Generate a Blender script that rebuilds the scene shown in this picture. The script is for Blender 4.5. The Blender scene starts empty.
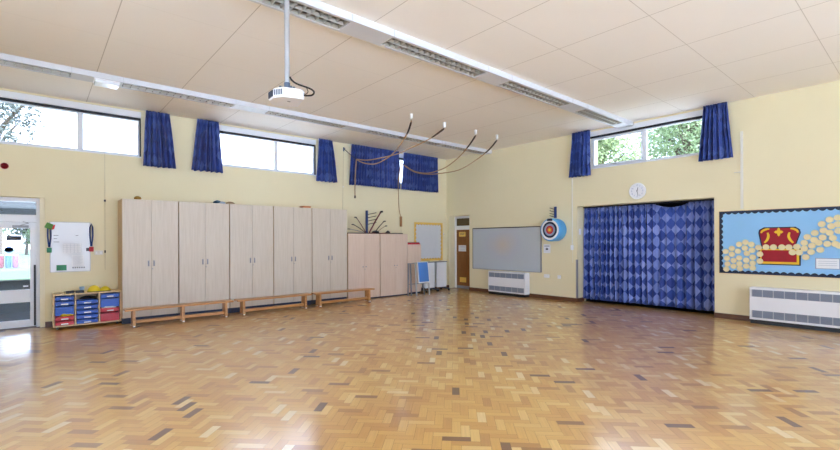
import bpy, math, random
from mathutils import Vector, Matrix
random.seed(7)
PI = math.pi
sc = bpy.context.scene
col = sc.collection
H = 4.2

# ------------------------------------------------------------------ materials
def S(r, g, b):
    def f(c):
        c /= 255.0
        return c/12.92 if c <= 0.04045 else ((c+0.055)/1.055)**2.4
    return (f(r), f(g), f(b), 1.0)

def newmat(name):
    m = bpy.data.materials.new(name); m.use_nodes = True
    nt = m.node_tree
    return m, nt, nt.nodes['Principled BSDF']

def N(nt, t, **kw):
    n = nt.nodes.new(t)
    for k, v in kw.items(): setattr(n, k, v)
    return n

def pm(name, c, rough=0.6, metal=0.0, var=0.05, scale=6.0, bump=0.0, stretch=(1, 1, 1), spec=0.5):
    """plain procedural surface: colour with a little noise in it"""
    m, nt, b = newmat(name)
    tc = N(nt, 'ShaderNodeTexCoord'); mp = N(nt, 'ShaderNodeMapping')
    mp.inputs['Scale'].default_value = stretch
    nz = N(nt, 'ShaderNodeTexNoise'); nz.inputs['Scale'].default_value = scale; nz.inputs['Detail'].default_value = 4
    nt.links.new(tc.outputs['Object'], mp.inputs[0]); nt.links.new(mp.outputs[0], nz.inputs['Vector'])
    mx = N(nt, 'ShaderNodeMix', data_type='RGBA')
    mx.inputs['A'].default_value = tuple(max(0, v*(1-var)) for v in c[:3])+(1,)
    mx.inputs['B'].default_value = tuple(min(1, v*(1+var)) for v in c[:3])+(1,)
    nt.links.new(nz.outputs['Fac'], mx.inputs['Factor']); nt.links.new(mx.outputs['Result'], b.inputs['Base Color'])
    b.inputs['Roughness'].default_value = rough; b.inputs['Metallic'].default_value = metal
    b.inputs['Specular IOR Level'].default_value = spec
    if bump:
        bp = N(nt, 'ShaderNodeBump'); bp.inputs['Strength'].default_value = bump; bp.inputs['Distance'].default_value = 0.01
        nt.links.new(nz.outputs['Fac'], bp.inputs['Height']); nt.links.new(bp.outputs[0], b.inputs['Normal'])
    return m

def wood(name, c1, c2, rough=0.45, stretch=(14, 14, 0.8), scale=3.0):
    m, nt, b = newmat(name)
    tc = N(nt, 'ShaderNodeTexCoord'); mp = N(nt, 'ShaderNodeMapping'); mp.inputs['Scale'].default_value = stretch
    nz = N(nt, 'ShaderNodeTexNoise'); nz.inputs['Scale'].default_value = scale; nz.inputs['Detail'].default_value = 6
    nz.inputs['Distortion'].default_value = 0.4
    nt.links.new(tc.outputs['Object'], mp.inputs[0]); nt.links.new(mp.outputs[0], nz.inputs['Vector'])
    rp = N(nt, 'ShaderNodeValToRGB'); rp.color_ramp.elements[0].color = c1; rp.color_ramp.elements[1].color = c2
    rp.color_ramp.elements[0].position = 0.3; rp.color_ramp.elements[1].position = 0.7
    nt.links.new(nz.outputs['Fac'], rp.inputs[0]); nt.links.new(rp.outputs[0], b.inputs['Base Color'])
    b.inputs['Roughness'].default_value = rough
    return m

def glass_mat(name, tint=(1, 1, 1, 1), refl=0.08, rough=0.0):
    m = bpy.data.materials.new(name); m.use_nodes = True; nt = m.node_tree; nt.nodes.clear()
    o = N(nt, 'ShaderNodeOutputMaterial'); t = N(nt, 'ShaderNodeBsdfTransparent'); t.inputs[0].default_value = tint
    g = N(nt, 'ShaderNodeBsdfGlossy'); g.inputs['Roughness'].default_value = rough
    fr = N(nt, 'ShaderNodeFresnel'); fr.inputs['IOR'].default_value = 1.3
    mx = N(nt, 'ShaderNodeMixShader')
    nt.links.new(fr.outputs[0], mx.inputs[0]); nt.links.new(t.outputs[0], mx.inputs[1]); nt.links.new(g.outputs[0], mx.inputs[2])
    nt.links.new(mx.outputs[0], o.inputs[0])
    return m

def ceiling_mat():
    m, nt, b = newmat('ceiling_board')
    geo = N(nt, 'ShaderNodeNewGeometry'); sp = N(nt, 'ShaderNodeSeparateXYZ'); nt.links.new(geo.outputs['Position'], sp.inputs[0])
    def line(sock, off, w):
        a = N(nt, 'ShaderNodeMath', operation='ADD'); a.inputs[1].default_value = off; nt.links.new(sock, a.inputs[0])
        p = N(nt, 'ShaderNodeMath', operation='PINGPONG'); p.inputs[1].default_value = 0.6; nt.links.new(a.outputs[0], p.inputs[0])
        l = N(nt, 'ShaderNodeMath', operation='LESS_THAN'); l.inputs[1].default_value = w; nt.links.new(p.outputs[0], l.inputs[0])
        return l.outputs[0]
    lx = line(sp.outputs[0], 5.87+1.2*10, 0.005)
    ly = line(sp.outputs[1], 7.085+1.2*10, 0.0045)
    nz = N(nt, 'ShaderNodeTexNoise'); nz.inputs['Scale'].default_value = 0.9; nz.inputs['Detail'].default_value = 3
    nt.links.new(geo.outputs['Position'], nz.inputs['Vector'])
    # some cross joints are tight and hardly show
    gt = N(nt, 'ShaderNodeMath', operation='LESS_THAN'); gt.inputs[1].default_value = -6.2; nt.links.new(sp.outputs[1], gt.inputs[0])
    g2 = N(nt, 'ShaderNodeMath', operation='MULTIPLY_ADD'); g2.inputs[1].default_value = 0.5; g2.inputs[2].default_value = 0.22; nt.links.new(gt.outputs[0], g2.inputs[0])
    my = N(nt, 'ShaderNodeMath', operation='MULTIPLY'); nt.links.new(ly, my.inputs[0]); nt.links.new(g2.outputs[0], my.inputs[1])
    mxl = N(nt, 'ShaderNodeMath', operation='MAXIMUM'); nt.links.new(lx, mxl.inputs[0]); nt.links.new(my.outputs[0], mxl.inputs[1])
    sc_ = N(nt, 'ShaderNodeMath', operation='MULTIPLY'); sc_.inputs[1].default_value = 0.6; nt.links.new(mxl.outputs[0], sc_.inputs[0])
    base = N(nt, 'ShaderNodeMix', data_type='RGBA'); base.inputs['A'].default_value = S(236, 231, 222); base.inputs['B'].default_value = S(241, 237, 229)
    nt.links.new(nz.outputs['Fac'], base.inputs['Factor'])
    mx = N(nt, 'ShaderNodeMix', data_type='RGBA'); mx.inputs['B'].default_value = S(150, 138, 120)
    nt.links.new(base.outputs['Result'], mx.inputs['A']); nt.links.new(sc_.outputs[0], mx.inputs['Factor'])
    nt.links.new(mx.outputs['Result'], b.inputs['Base Color']); b.inputs['Roughness'].default_value = 0.85
    return m

def floor_mat():
    m, nt, b = newmat('parquet')
    at = N(nt, 'ShaderNodeAttribute', attribute_name='tone'); uv = N(nt, 'ShaderNodeUVMap'); uv.uv_map = 'UVMap'
    rp = N(nt, 'ShaderNodeValToRGB'); cr = rp.color_ramp
    cr.elements[0].position = 0.0; cr.elements[0].color = S(104, 70, 46)
    cr.elements[1].position = 1.0; cr.elements[1].color = S(236, 212, 158)
    for p, c in ((0.06, S(120, 80, 50)), (0.10, S(184, 132, 66)), (0.35, S(208, 154, 74)), (0.7, S(221, 173, 90)), (0.9, S(230, 192, 116))):
        e = cr.elements.new(p); e.color = c
    nt.links.new(at.outputs['Fac'], rp.inputs[0])
    mp = N(nt, 'ShaderNodeMapping'); mp.inputs['Scale'].default_value = (3, 60, 1)
    nz = N(nt, 'ShaderNodeTexNoise'); nz.inputs['Scale'].default_value = 1.0; nz.inputs['Detail'].default_value = 5
    nt.links.new(uv.outputs[0], mp.inputs[0]); nt.links.new(mp.outputs[0], nz.inputs['Vector'])
    mr = N(nt, 'ShaderNodeMapRange'); mr.inputs['To Min'].default_value = 0.80; mr.inputs['To Max'].default_value = 1.14
    nt.links.new(nz.outputs['Fac'], mr.inputs[0])
    mul = N(nt, 'ShaderNodeMix', data_type='RGBA', blend_type='MULTIPLY'); mul.inputs['Factor'].default_value = 1.0
    nt.links.new(rp.outputs[0], mul.inputs['A']); nt.links.new(mr.outputs[0], mul.inputs['B'])
    nt.links.new(mul.outputs['Result'], b.inputs['Base Color'])
    geo = N(nt, 'ShaderNodeNewGeometry'); n2 = N(nt, 'ShaderNodeTexNoise'); n2.inputs['Scale'].default_value = 1.1; n2.inputs['Detail'].default_value = 5
    nt.links.new(geo.outputs['Position'], n2.inputs['Vector'])
    r2 = N(nt, 'ShaderNodeMapRange'); r2.inputs['To Min'].default_value = FLOOR_R[0]; r2.inputs['To Max'].default_value = FLOOR_R[1]
    nt.links.new(n2.outputs['Fac'], r2.inputs[0])
    nt.links.new(r2.outputs[0], b.inputs['Roughness'])
    b.inputs['Specular IOR Level'].default_value = 1.0
    b.inputs['Coat Weight'].default_value = 1.0; b.inputs['Coat Roughness'].default_value = 0.17; b.inputs['Coat IOR'].default_value = 1.6
    # varnish waves very slightly
    n3 = N(nt, 'ShaderNodeTexNoise'); n3.inputs['Scale'].default_value = 9; nt.links.new(geo.outputs['Position'], n3.inputs['Vector'])
    bp = N(nt, 'ShaderNodeBump'); bp.inputs['Strength'].default_value = 0.12; bp.inputs['Distance'].default_value = 0.01
    nt.links.new(n3.outputs['Fac'], bp.inputs['Height']); nt.links.new(bp.outputs[0], b.inputs['Normal'])
    return m
FLOOR_R = (0.36, 0.50)

def curtain_mat(name, kn, kp, c0, c1, c2, size):
    m, nt, b = newmat(name)
    uv = N(nt, 'ShaderNodeUVMap'); uv.uv_map = 'UVMap'; sp = N(nt, 'ShaderNodeSeparateXYZ'); nt.links.new(uv.outputs[0], sp.inputs[0])
    def M(op, a, bb=None, v=None):
        n = N(nt, 'ShaderNodeMath', operation=op); nt.links.new(a, n.inputs[0])
        if bb is not None: nt.links.new(bb, n.inputs[1])
        if v is not None: n.inputs[1].default_value = v
        return n.outputs[0]
    a = M('DIVIDE', sp.outputs[0], v=size); c = M('DIVIDE', sp.outputs[1], v=size)
    p = M('ADD', a, c); q = M('SUBTRACT', a, c)
    fp = M('FLOOR', p); fq = M('FLOOR', q)
    s = M('ADD', fp, fq); par = M('PINGPONG', s, v=1.0)
    cb = N(nt, 'ShaderNodeCombineXYZ'); nt.links.new(fp, cb.inputs[0]); nt.links.new(fq, cb.inputs[1])
    wn = N(nt, 'ShaderNodeTexWhiteNoise'); nt.links.new(cb.outputs[0], wn.inputs['Vector'])
    k = N(nt, 'ShaderNodeMath', operation='MULTIPLY_ADD'); nt.links.new(wn.outputs['Value'], k.inputs[0]); k.inputs[1].default_value = kn; k.inputs[2].default_value = 0.0
    k2 = N(nt, 'ShaderNodeMath', operation='MULTIPLY_ADD'); nt.links.new(par, k2.inputs[0]); k2.inputs[1].default_value = kp; nt.links.new(k.outputs[0], k2.inputs[2])
    # streaky weave inside each diamond
    mp = N(nt, 'ShaderNodeMapping'); mp.inputs['Scale'].default_value = (60, 8, 1); nt.links.new(uv.outputs[0], mp.inputs[0])
    nz = N(nt, 'ShaderNodeTexNoise'); nz.inputs['Scale'].default_value = 1.0; nt.links.new(mp.outputs[0], nz.inputs['Vector'])
    k3 = N(nt, 'ShaderNodeMath', operation='MULTIPLY_ADD'); nt.links.new(nz.outputs['Fac'], k3.inputs[0]); k3.inputs[1].default_value = 0.3; nt.links.new(k2.outputs[0], k3.inputs[2])
    rp = N(nt, 'ShaderNodeValToRGB'); rp.color_ramp.elements[0].position = 0.1; rp.color_ramp.elements[1].position = 1.1 if False else 1.0
    rp.color_ramp.elements[0].color = c0; rp.color_ramp.elements[1].color = c2
    e = rp.color_ramp.elements.new(0.45); e.color = c1
    nt.links.new(k3.outputs[0], rp.inputs[0]); nt.links.new(rp.outputs[0], b.inputs['Base Color'])
    b.inputs['Roughness'].default_value = 0.75; b.inputs['Sheen Weight'].default_value = 0.15
    return m

def board_blur_mat():
    m, nt, b = newmat('soft_display_panel')
    geo = N(nt, 'ShaderNodeNewGeometry'); ad = N(nt, 'ShaderNodeVectorMath', operation='ADD'); ad.inputs[1].default_value = (0, 2.33, -1.42)
    ml = N(nt, 'ShaderNodeVectorMath', operation='MULTIPLY'); ml.inputs[1].default_value = (0, 1, 1.5)
    nt.links.new(geo.outputs['Position'], ad.inputs[0]); nt.links.new(ad.outputs[0], ml.inputs[0])
    ln = N(nt, 'ShaderNodeVectorMath', operation='LENGTH'); nt.links.new(ml.outputs[0], ln.inputs[0])
    nz = N(nt, 'ShaderNodeTexNoise'); nz.inputs['Scale'].default_value = 1.6; nz.inputs['Detail'].default_value = 1; nt.links.new(geo.outputs['Position'], nz.inputs['Vector'])
    k = N(nt, 'ShaderNodeMath', operation='MULTIPLY_ADD'); k.inputs[1].default_value = 0.5; nt.links.new(nz.outputs['Fac'], k.inputs[0]); nt.links.new(ln.outputs['Value'], k.inputs[2])
    rp = N(nt, 'ShaderNodeValToRGB'); rp.color_ramp.elements[0].position = 0.3; rp.color_ramp.elements[1].position = 1.4
    rp.color_ramp.elements[0].color = S(198, 188, 178); rp.color_ramp.elements[1].color = S(184, 192, 198)
    e = rp.color_ramp.elements.new(0.8); e.color = S(184, 189, 198)
    nt.links.new(k.outputs[0], rp.inputs[0]); nt.links.new(rp.outputs[0], b.inputs['Base Color']); b.inputs['Roughness'].default_value = 0.5
    return m

def leaf_mat(name, c1, c2):
    m, nt, b = newmat(name)
    oi = N(nt, 'ShaderNodeNewGeometry'); rp = N(nt, 'ShaderNodeValToRGB')
    rp.color_ramp.elements[0].color = c1; rp.color_ramp.elements[1].color = c2
    nt.links.new(oi.outputs['Random Per Island'], rp.inputs[0]); nt.links.new(rp.outputs[0], b.inputs['Base Color'])
    b.inputs['Roughness'].default_value = 0.6
    tr = N(nt, 'ShaderNodeBsdfTranslucent'); nt.links.new(rp.outputs[0], tr.inputs[0])
    mx = N(nt, 'ShaderNodeMixShader'); mx.inputs[0].default_value = 0.4
    out = nt.nodes['Material Output']
    nt.links.new(b.outputs[0], mx.inputs[1]); nt.links.new(tr.outputs[0], mx.inputs[2]); nt.links.new(mx.outputs[0], out.inputs[0])
    return m

M = dict(
    wall=pm('cream_wall_paint', S(230, 220, 184), 0.75, var=0.025, scale=2.0),
    reveal=pm('cream_reveal_paint', S(238, 230, 204), 0.7, var=0.02),
    ceiling=ceiling_mat(), floor=floor_mat(), subfloor=pm('floor_joint', S(92, 62, 36), 0.7),
    base=wood('brown_skirting', S(84, 50, 30), S(112, 70, 44), 0.4, (3, 3, 20)),
    white=pm('white_gloss_paint', S(236, 238, 240), 0.35, var=0.02),
    whitem=pm('white_powder_coat', S(232, 233, 236), 0.4, var=0.02),
    upvc=pm('white_window_frame', S(228, 232, 238), 0.35, var=0.02),
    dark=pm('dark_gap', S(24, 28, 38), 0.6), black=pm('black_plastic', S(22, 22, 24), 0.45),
    navy=pm('navy_plinth', S(34, 46, 72), 0.5), alu=pm('aluminium', S(190, 194, 200), 0.35, 0.8),
    grey=pm('grey_metal', S(150, 152, 158), 0.45, 0.3), lgrey=pm('pale_grey_metal', S(190, 192, 196), 0.4, 0.2),
    dgrey=pm('slate_grey_metal', S(86, 98, 116), 0.45, 0.2),
    beech=wood('pale_beech_laminate', S(200, 188, 170), S(210, 199, 183), 0.42),
    beech2=wood('pink_beech_laminate', S(214, 190, 170), S(223, 202, 184), 0.42),
    beechshade=wood('beech_side_shaded', S(190, 158, 116), S(204, 174, 132), 0.45),  # browner beech, the cupboard side's shade put into the colour
    bench=wood('varnished_bench_timber', S(176, 122, 68), S(204, 152, 94), 0.35, (1.0, 14, 14)),
    birch=wood('birch_ply', S(222, 194, 150), S(232, 208, 168), 0.45, (1, 10, 10)),
    doorwood=wood('brown_door_timber', S(122, 72, 28), S(146, 92, 42), 0.4),
    bluetray=pm('blue_tray_plastic', S(10, 78, 178), 0.3, var=0.04), redtray=pm('red_tray_plastic', S(196, 22, 36), 0.3, var=0.04),
    label=pm('white_label', S(236, 238, 240), 0.5), yellow=pm('yellow_plastic', S(222, 200, 40), 0.4),
    cup=pm('pale_blue_plastic', S(160, 190, 220), 0.3), green=pm('green_card', S(56, 140, 100), 0.6),
    leafgreen=pm('green_felt', S(88, 140, 70), 0.7), red=pm('red_card', S(190, 30, 44), 0.5), lanyard=pm('blue_ribbon', S(36, 62, 120), 0.7),
    paper=pm('white_paper', S(232, 234, 238), 0.7, var=0.015), ink=pm('dark_print', S(70, 74, 84), 0.7), fadedink=pm('faint_print', S(188, 194, 204), 0.7),
    wboard=pm('whiteboard_enamel', S(226, 230, 236), 0.25, var=0.01), curtain=curtain_mat('curtain_cloth_shaded', .26, .20, S(26, 44, 108), S(40, 66, 142), S(124, 146, 204), .25), curtain2=curtain_mat('curtain_cloth_lit', .26, .46, S(28, 50, 126), S(54, 84, 168), S(146, 164, 224), .26), blur=board_blur_mat(),  # one curtain cloth as dimmer and brighter copies, lighting put into the colours
    glass=glass_mat('clear_glass'), bglass=pm('brown_dark_glass', S(92, 80, 56), 0.15), skyblue=pm('sky_blue_plastic', S(92, 170, 224), 0.4),
    tgrey=pm('pale_grey_blue', S(150, 162, 190), 0.5), paleblue=pm('pale_blue_paper', S(142, 194, 236), 0.8, var=0.04, scale=3), navyborder=pm('navy_border_card', S(20, 38, 66), 0.6),
    chest=pm('crimson_painted_paper', S(158, 20, 38), 0.7, var=0.18, scale=14), gold=pm('gold_paper', S(236, 190, 40), 0.6), coin=pm('pale_gold_paper', S(226, 212, 166), 0.6, var=0.14, scale=9),
    goldborder=pm('golden_border_card', S(236, 196, 96), 0.6, var=0.05), amber=pm('amber_edge_card', S(204, 154, 60), 0.6), pin=pm('pinboard_felt', S(212, 214, 216), 0.9),
    rope=pm('hemp_rope', S(172, 140, 104), 0.85, var=0.25, scale=60), sleeve=pm('dark_leather_sleeve', S(56, 46, 40), 0.6), cord=pm('pale_cord', S(200, 190, 160), 0.7),
    block=wood('brown_cleat_timber', S(140, 96, 52), S(166, 120, 70), 0.5), louvre=pm('satin_louvre', S(168, 164, 154), 0.4, 0.2), refl=pm('dull_reflector', S(112, 108, 100), 0.5, 0.2),
    opal=pm('opal_cover', S(232, 238, 244), 0.2), lens=pm('dark_lens', S(26, 38, 60), 0.4), deepred=pm('dark_red_dome', S(116, 14, 30), 0.2),
    blueboard=pm('blue_board', S(84, 140, 214), 0.4, var=0.06), maroon=pm('maroon_rod', S(104, 40, 36), 0.5), orange=pm('orange_box', S(196, 116, 62), 0.5),
    ochre=pm('ochre_ball', S(150, 116, 38), 0.6), teal=pm('teal_cloth', S(60, 112, 140), 0.7), tan=pm('tan_cloth', S(170, 146, 112), 0.8),
    planter=pm('dark_brick', S(38, 45, 44), 0.9, var=.2, scale=10), tarmac=pm('dark_tarmac', S(34, 37, 38), 0.9, var=0.2, scale=8), grass=pm('lawn_grass', S(60, 80, 46), 0.9, var=0.25, scale=0.8), bark=pm('tree_bark', S(92, 80, 66), 0.9, var=0.2),
    leaf=leaf_mat('mid_green_leaf', S(108, 126, 88), S(168, 182, 138)), leaf4=leaf_mat('deep_green_leaf', S(58, 78, 44), S(98, 118, 76)), leaf2=leaf_mat('grey_green_leaf', S(70, 76, 70), S(112, 116, 108)), leaf3=leaf_mat('pale_green_leaf', S(108, 124, 82), S(166, 178, 130)),
    pink=pm('pink_barrel', S(104, 66, 112), 0.5), tblue=pm('light_blue_barrel', S(44, 78, 122), 0.5), rose=pm('rose_barrel', S(92, 28, 40), 0.5),
    roof=pm('pale_roof_tiles', S(198, 196, 194), 0.8), render=pm('pale_render', S(236, 236, 232), 0.8), canopy=pm('dark_green_canopy', S(52, 62, 56), 0.8, var=.2, scale=4), blind=pm('grey_glass', S(96, 112, 110), 0.1), trunk=pm('trunking_enamel', S(206, 209, 214), 0.45, var=.02), heat1=pm('heater_grille', S(150, 157, 170), .5), heat2=pm('heater_slat', S(118, 126, 142), .5), conduit=pm('white_trunking', S(226, 224, 214), 0.5),
)

# ------------------------------------------------------------------ mesh helpers
class MB:
    def __init__(s): s.v = []; s.f = []; s.mi = []; s.uv = {}
    def add(s, vs, fs, mi=0):
        o = len(s.v); s.v += [tuple(v) for v in vs]
        for f in fs: s.f.append(tuple(i+o for i in f)); s.mi.append(mi)
        return s
    def box(s, x0, x1, y0, y1, z0, z1, mi=0):
        x0, x1 = min(x0, x1), max(x0, x1); y0, y1 = min(y0, y1), max(y0, y1); z0, z1 = min(z0, z1), max(z0, z1)
        return s.add([(x0,y0,z0),(x1,y0,z0),(x1,y1,z0),(x0,y1,z0),(x0,y0,z1),(x1,y0,z1),(x1,y1,z1),(x0,y1,z1)],
                     [(3,2,1,0),(4,5,6,7),(0,1,5,4),(1,2,6,5),(2,3,7,6),(3,0,4,7)], mi)
    def bar(s, p0, p1, w, d, up=(0,0,1), mi=0):
        """rectangular bar between two points"""
        p0 = Vector(p0); p1 = Vector(p1); t = (p1-p0).normalized(); u = Vector(up)
        if abs(t.dot(u)) > .98: u = Vector((1,0,0))
        a = t.cross(u).normalized(); b = a.cross(t).normalized()
        vs = []
        for p in (p0, p1):
            for sa, sb in ((-1,-1),(1,-1),(1,1),(-1,1)): vs.append(p+a*sa*w/2+b*sb*d/2)
        return s.add(vs, [(3,2,1,0),(4,5,6,7),(0,1,5,4),(1,2,6,5),(2,3,7,6),(3,0,4,7)], mi)
    def cyl(s, p0, p1, r0, r1=None, n=16, mi=0):
        r1 = r0 if r1 is None else r1
        return s.tube([p0, p1], [r0, r1], n, mi)
    def tube(s, pts, r, n=8, mi=0):
        pts = [Vector(p) for p in pts]; rs = r if isinstance(r, (list, tuple)) else [r]*len(pts)
        vs = []; prev = None
        for i, p in enumerate(pts):
            t = (pts[min(i+1, len(pts)-1)]-pts[max(i-1, 0)]).normalized()
            if prev is None:
                a = t.cross(Vector((0,0,1)))
                if a.length < 1e-3: a = t.cross(Vector((1,0,0)))
            else: a = prev-t*prev.dot(t)
            a.normalize(); prev = a; b = t.cross(a)
            for k in range(n):
                an = 2*PI*k/n; vs.append(p+(a*math.cos(an)+b*math.sin(an))*rs[i])
        fs = []
        for i in range(len(pts)-1):
            for k in range(n): fs.append((i*n+k, i*n+(k+1)%n, (i+1)*n+(k+1)%n, (i+1)*n+k))
        fs.append(tuple(range(n))[::-1]); fs.append(tuple((len(pts)-1)*n+k for k in range(n)))
        return s.add(vs, fs, mi)
    def lathe(s, c, prof, n=20, mi=0, axis='z'):
        vs = []
        for r, h in prof:
            for k in range(n):
                a = 2*PI*k/n; x, y = r*math.cos(a), r*math.sin(a)
                vs.append((c[0]+x, c[1]+y, c[2]+h) if axis == 'z' else (c[0]-h, c[1]+x, c[2]+y))
        fs = []; m = len(prof)
        for i in range(m-1):
            for k in range(n): fs.append((i*n+k, i*n+(k+1)%n, (i+1)*n+(k+1)%n, (i+1)*n+k))
        fs.append(tuple(range(n))[::-1]); fs.append(tuple((m-1)*n+k for k in range(n)))
        return s.add(vs, fs, mi)
    def prism(s, poly, f0, f1, mi=0):
        """poly: 2-D points; f0, f1 map a 2-D point to the two end faces"""
        n = len(poly); vs = [f0(*p) for p in poly]+[f1(*p) for p in poly]
        fs = [tuple(range(n))[::-1], tuple(range(n, 2*n))]+[(k, (k+1)%n, n+(k+1)%n, n+k) for k in range(n)]
        return s.add(vs, fs, mi)
    def build(s, name, mats, parent=None, smooth=False, bevel=0.0, origin=None):
        if not isinstance(mats, (list, tuple)): mats = [mats]
        off = Vector((0,0,0))
        if parent is not None:
            p = parent
            while p is not None: off += p.location; p = p.parent
        elif origin is not None: off = Vector(origin)
        else:
            xs = [v[0] for v in s.v]; ys = [v[1] for v in s.v]; zs = [v[2] for v in s.v]
            off = Vector(((min(xs)+max(xs))/2, (min(ys)+max(ys))/2, min(zs)))
        me = bpy.data.meshes.new(name); me.from_pydata([tuple(Vector(v)-off) for v in s.v], [], s.f); me.update()
        for m in mats: me.materials.append(m)
        for i, p in enumerate(me.polygons): p.material_index = s.mi[i]; p.use_smooth = smooth
        import bmesh
        bm = bmesh.new(); bm.from_mesh(me); bmesh.ops.recalc_face_normals(bm, faces=bm.faces); bm.to_mesh(me); bm.free()
        o = bpy.data.objects.new(name, me); col.objects.link(o)
        if parent is not None: o.parent = parent
        else: o.location = off
        if smooth:
            me.set_sharp_from_angle(angle=math.radians(40))
        if bevel:
            b = o.modifiers.new('bevel', 'BEVEL'); b.width = bevel; b.segments = 2; b.limit_method = 'ANGLE'
        return o

def tag(o, label, cat, group=None):
    o['label'] = label; o['category'] = cat
    if group: o['group'] = group
    return o
def thing(name, loc, label, cat, group=None):
    o = bpy.data.objects.new(name, None); o.empty_display_size = 0.1; col.objects.link(o); o.location = loc
    return tag(o, label, cat, group)
def struct(o): o['kind'] = 'structure'; return o
def sthing(name, loc):
    o = bpy.data.objects.new(name, None); o.empty_display_size = 0.1; col.objects.link(o); o.location = loc
    return struct(o)
def B1(*a): return MB().box(*a)

# ------------------------------------------------------------------ camera
cam = bpy.data.objects.new('camera', bpy.data.cameras.new('camera')); col.objects.link(cam)
cam.data.sensor_width = 36; cam.data.lens = 445.47/840*36; cam.data.shift_y = (241.27-225)/840
cam.data.clip_start = 0.05; cam.data.clip_end = 500
YAW = 0.709959
cam.matrix_world = Matrix.Translation((-10.1864, -10.5157, 1.53155)) @ (Matrix.Rotation(-YAW, 4, 'Z') @ Matrix.Rotation(PI/2, 4, 'X') @ Matrix.Rotation(-0.00374, 4, 'Z'))
sc.camera = cam

# ------------------------------------------------------------------ room shell
XL, YR = -14.4, -15.0          # far ends of the hall, behind the camera

def wall(name, along, a0, a1, n0, n1, holes, mat):
    """upright slab with rectangular holes; along='x' or 'y', n0..n1 its thickness"""
    As = sorted({a0, a1}|{h[0] for h in holes}|{h[1] for h in holes}); Zs = sorted({0.0, H}|{h[2] for h in holes}|{h[3] for h in holes})
    def solid(i, j):
        if i < 0 or j < 0 or i >= len(As)-1 or j >= len(Zs)-1: return False
        ca = (As[i]+As[i+1])/2; cz = (Zs[j]+Zs[j+1])/2
        return not any(h[0] < ca < h[1] and h[2] < cz < h[3] for h in holes)
    P = (lambda a, n, z: (a, n, z)) if along == 'x' else (lambda a, n, z: (n, a, z))
    mb = MB(); idx = {}
    def V(a, n, z):
        k = (round(a, 4), round(n, 4), round(z, 4))
        if k not in idx: idx[k] = len(mb.v); mb.v.append(P(a, n, z))
        return idx[k]
    for i in range(len(As)-1):
        for j in range(len(Zs)-1):
            if not solid(i, j): continue
            a, b, z, t = As[i], As[i+1], Zs[j], Zs[j+1]
            for n in (n0, n1): mb.f.append((V(a,n,z), V(b,n,z), V(b,n,t), V(a,n,t))); mb.mi.append(0)
            for di, dj, q in ((-1,0,((a,z),(a,t))), (1,0,((b,z),(b,t))), (0,-1,((a,z),(b,z))), (0,1,((a,t),(b,t)))):
                if not solid(i+di, j+dj):
                    (p, r), (p2, r2) = q
                    mb.f.append((V(p,n0,r), V(p2,n0,r2), V(p2,n1,r2), V(p,n1,r))); mb.mi.append(0)
    return struct(mb.build(name, mat, origin=(0,0,0)))

WA = [(-11.05, -8.58), (-7.12, -4.68), (-3.55, -0.62)]
wall('wall_back', 'x', XL, 0.42, 0.0, 0.3, [(-11.1, -10.08, 0, 2.34)]+[(a, b, 3.26, 4.17) for a, b in WA], M['wall'])
wall('wall_right', 'y', YR, 0.0, 0.0, 0.42, [(-1.02, -0.12, 0, 2.34), (-7.62, -4.66, 0, 2.38), (-7.46, -4.98, 3.28, 4.17)], M['wall'])
wall('wall_front', 'x', XL, 0.42, YR-0.3, YR, [(-13.9, -9.9, 0.25, 4.0), (-9.6, -5.3, 0.25, 4.0), (-5.0, -1.6, 0.25, 4.0)], M['wall'])
wall('wall_left', 'y', YR, 0.0, XL-0.3, XL, [(-9.9, -5.9, 0.25, 4.0)], M['wall'])
struct(B1(XL-0.3, 0.42, YR-0.3, 0.3, H, H+0.2).build('ceiling', M['ceiling'], origin=(0,0,0)))

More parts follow.
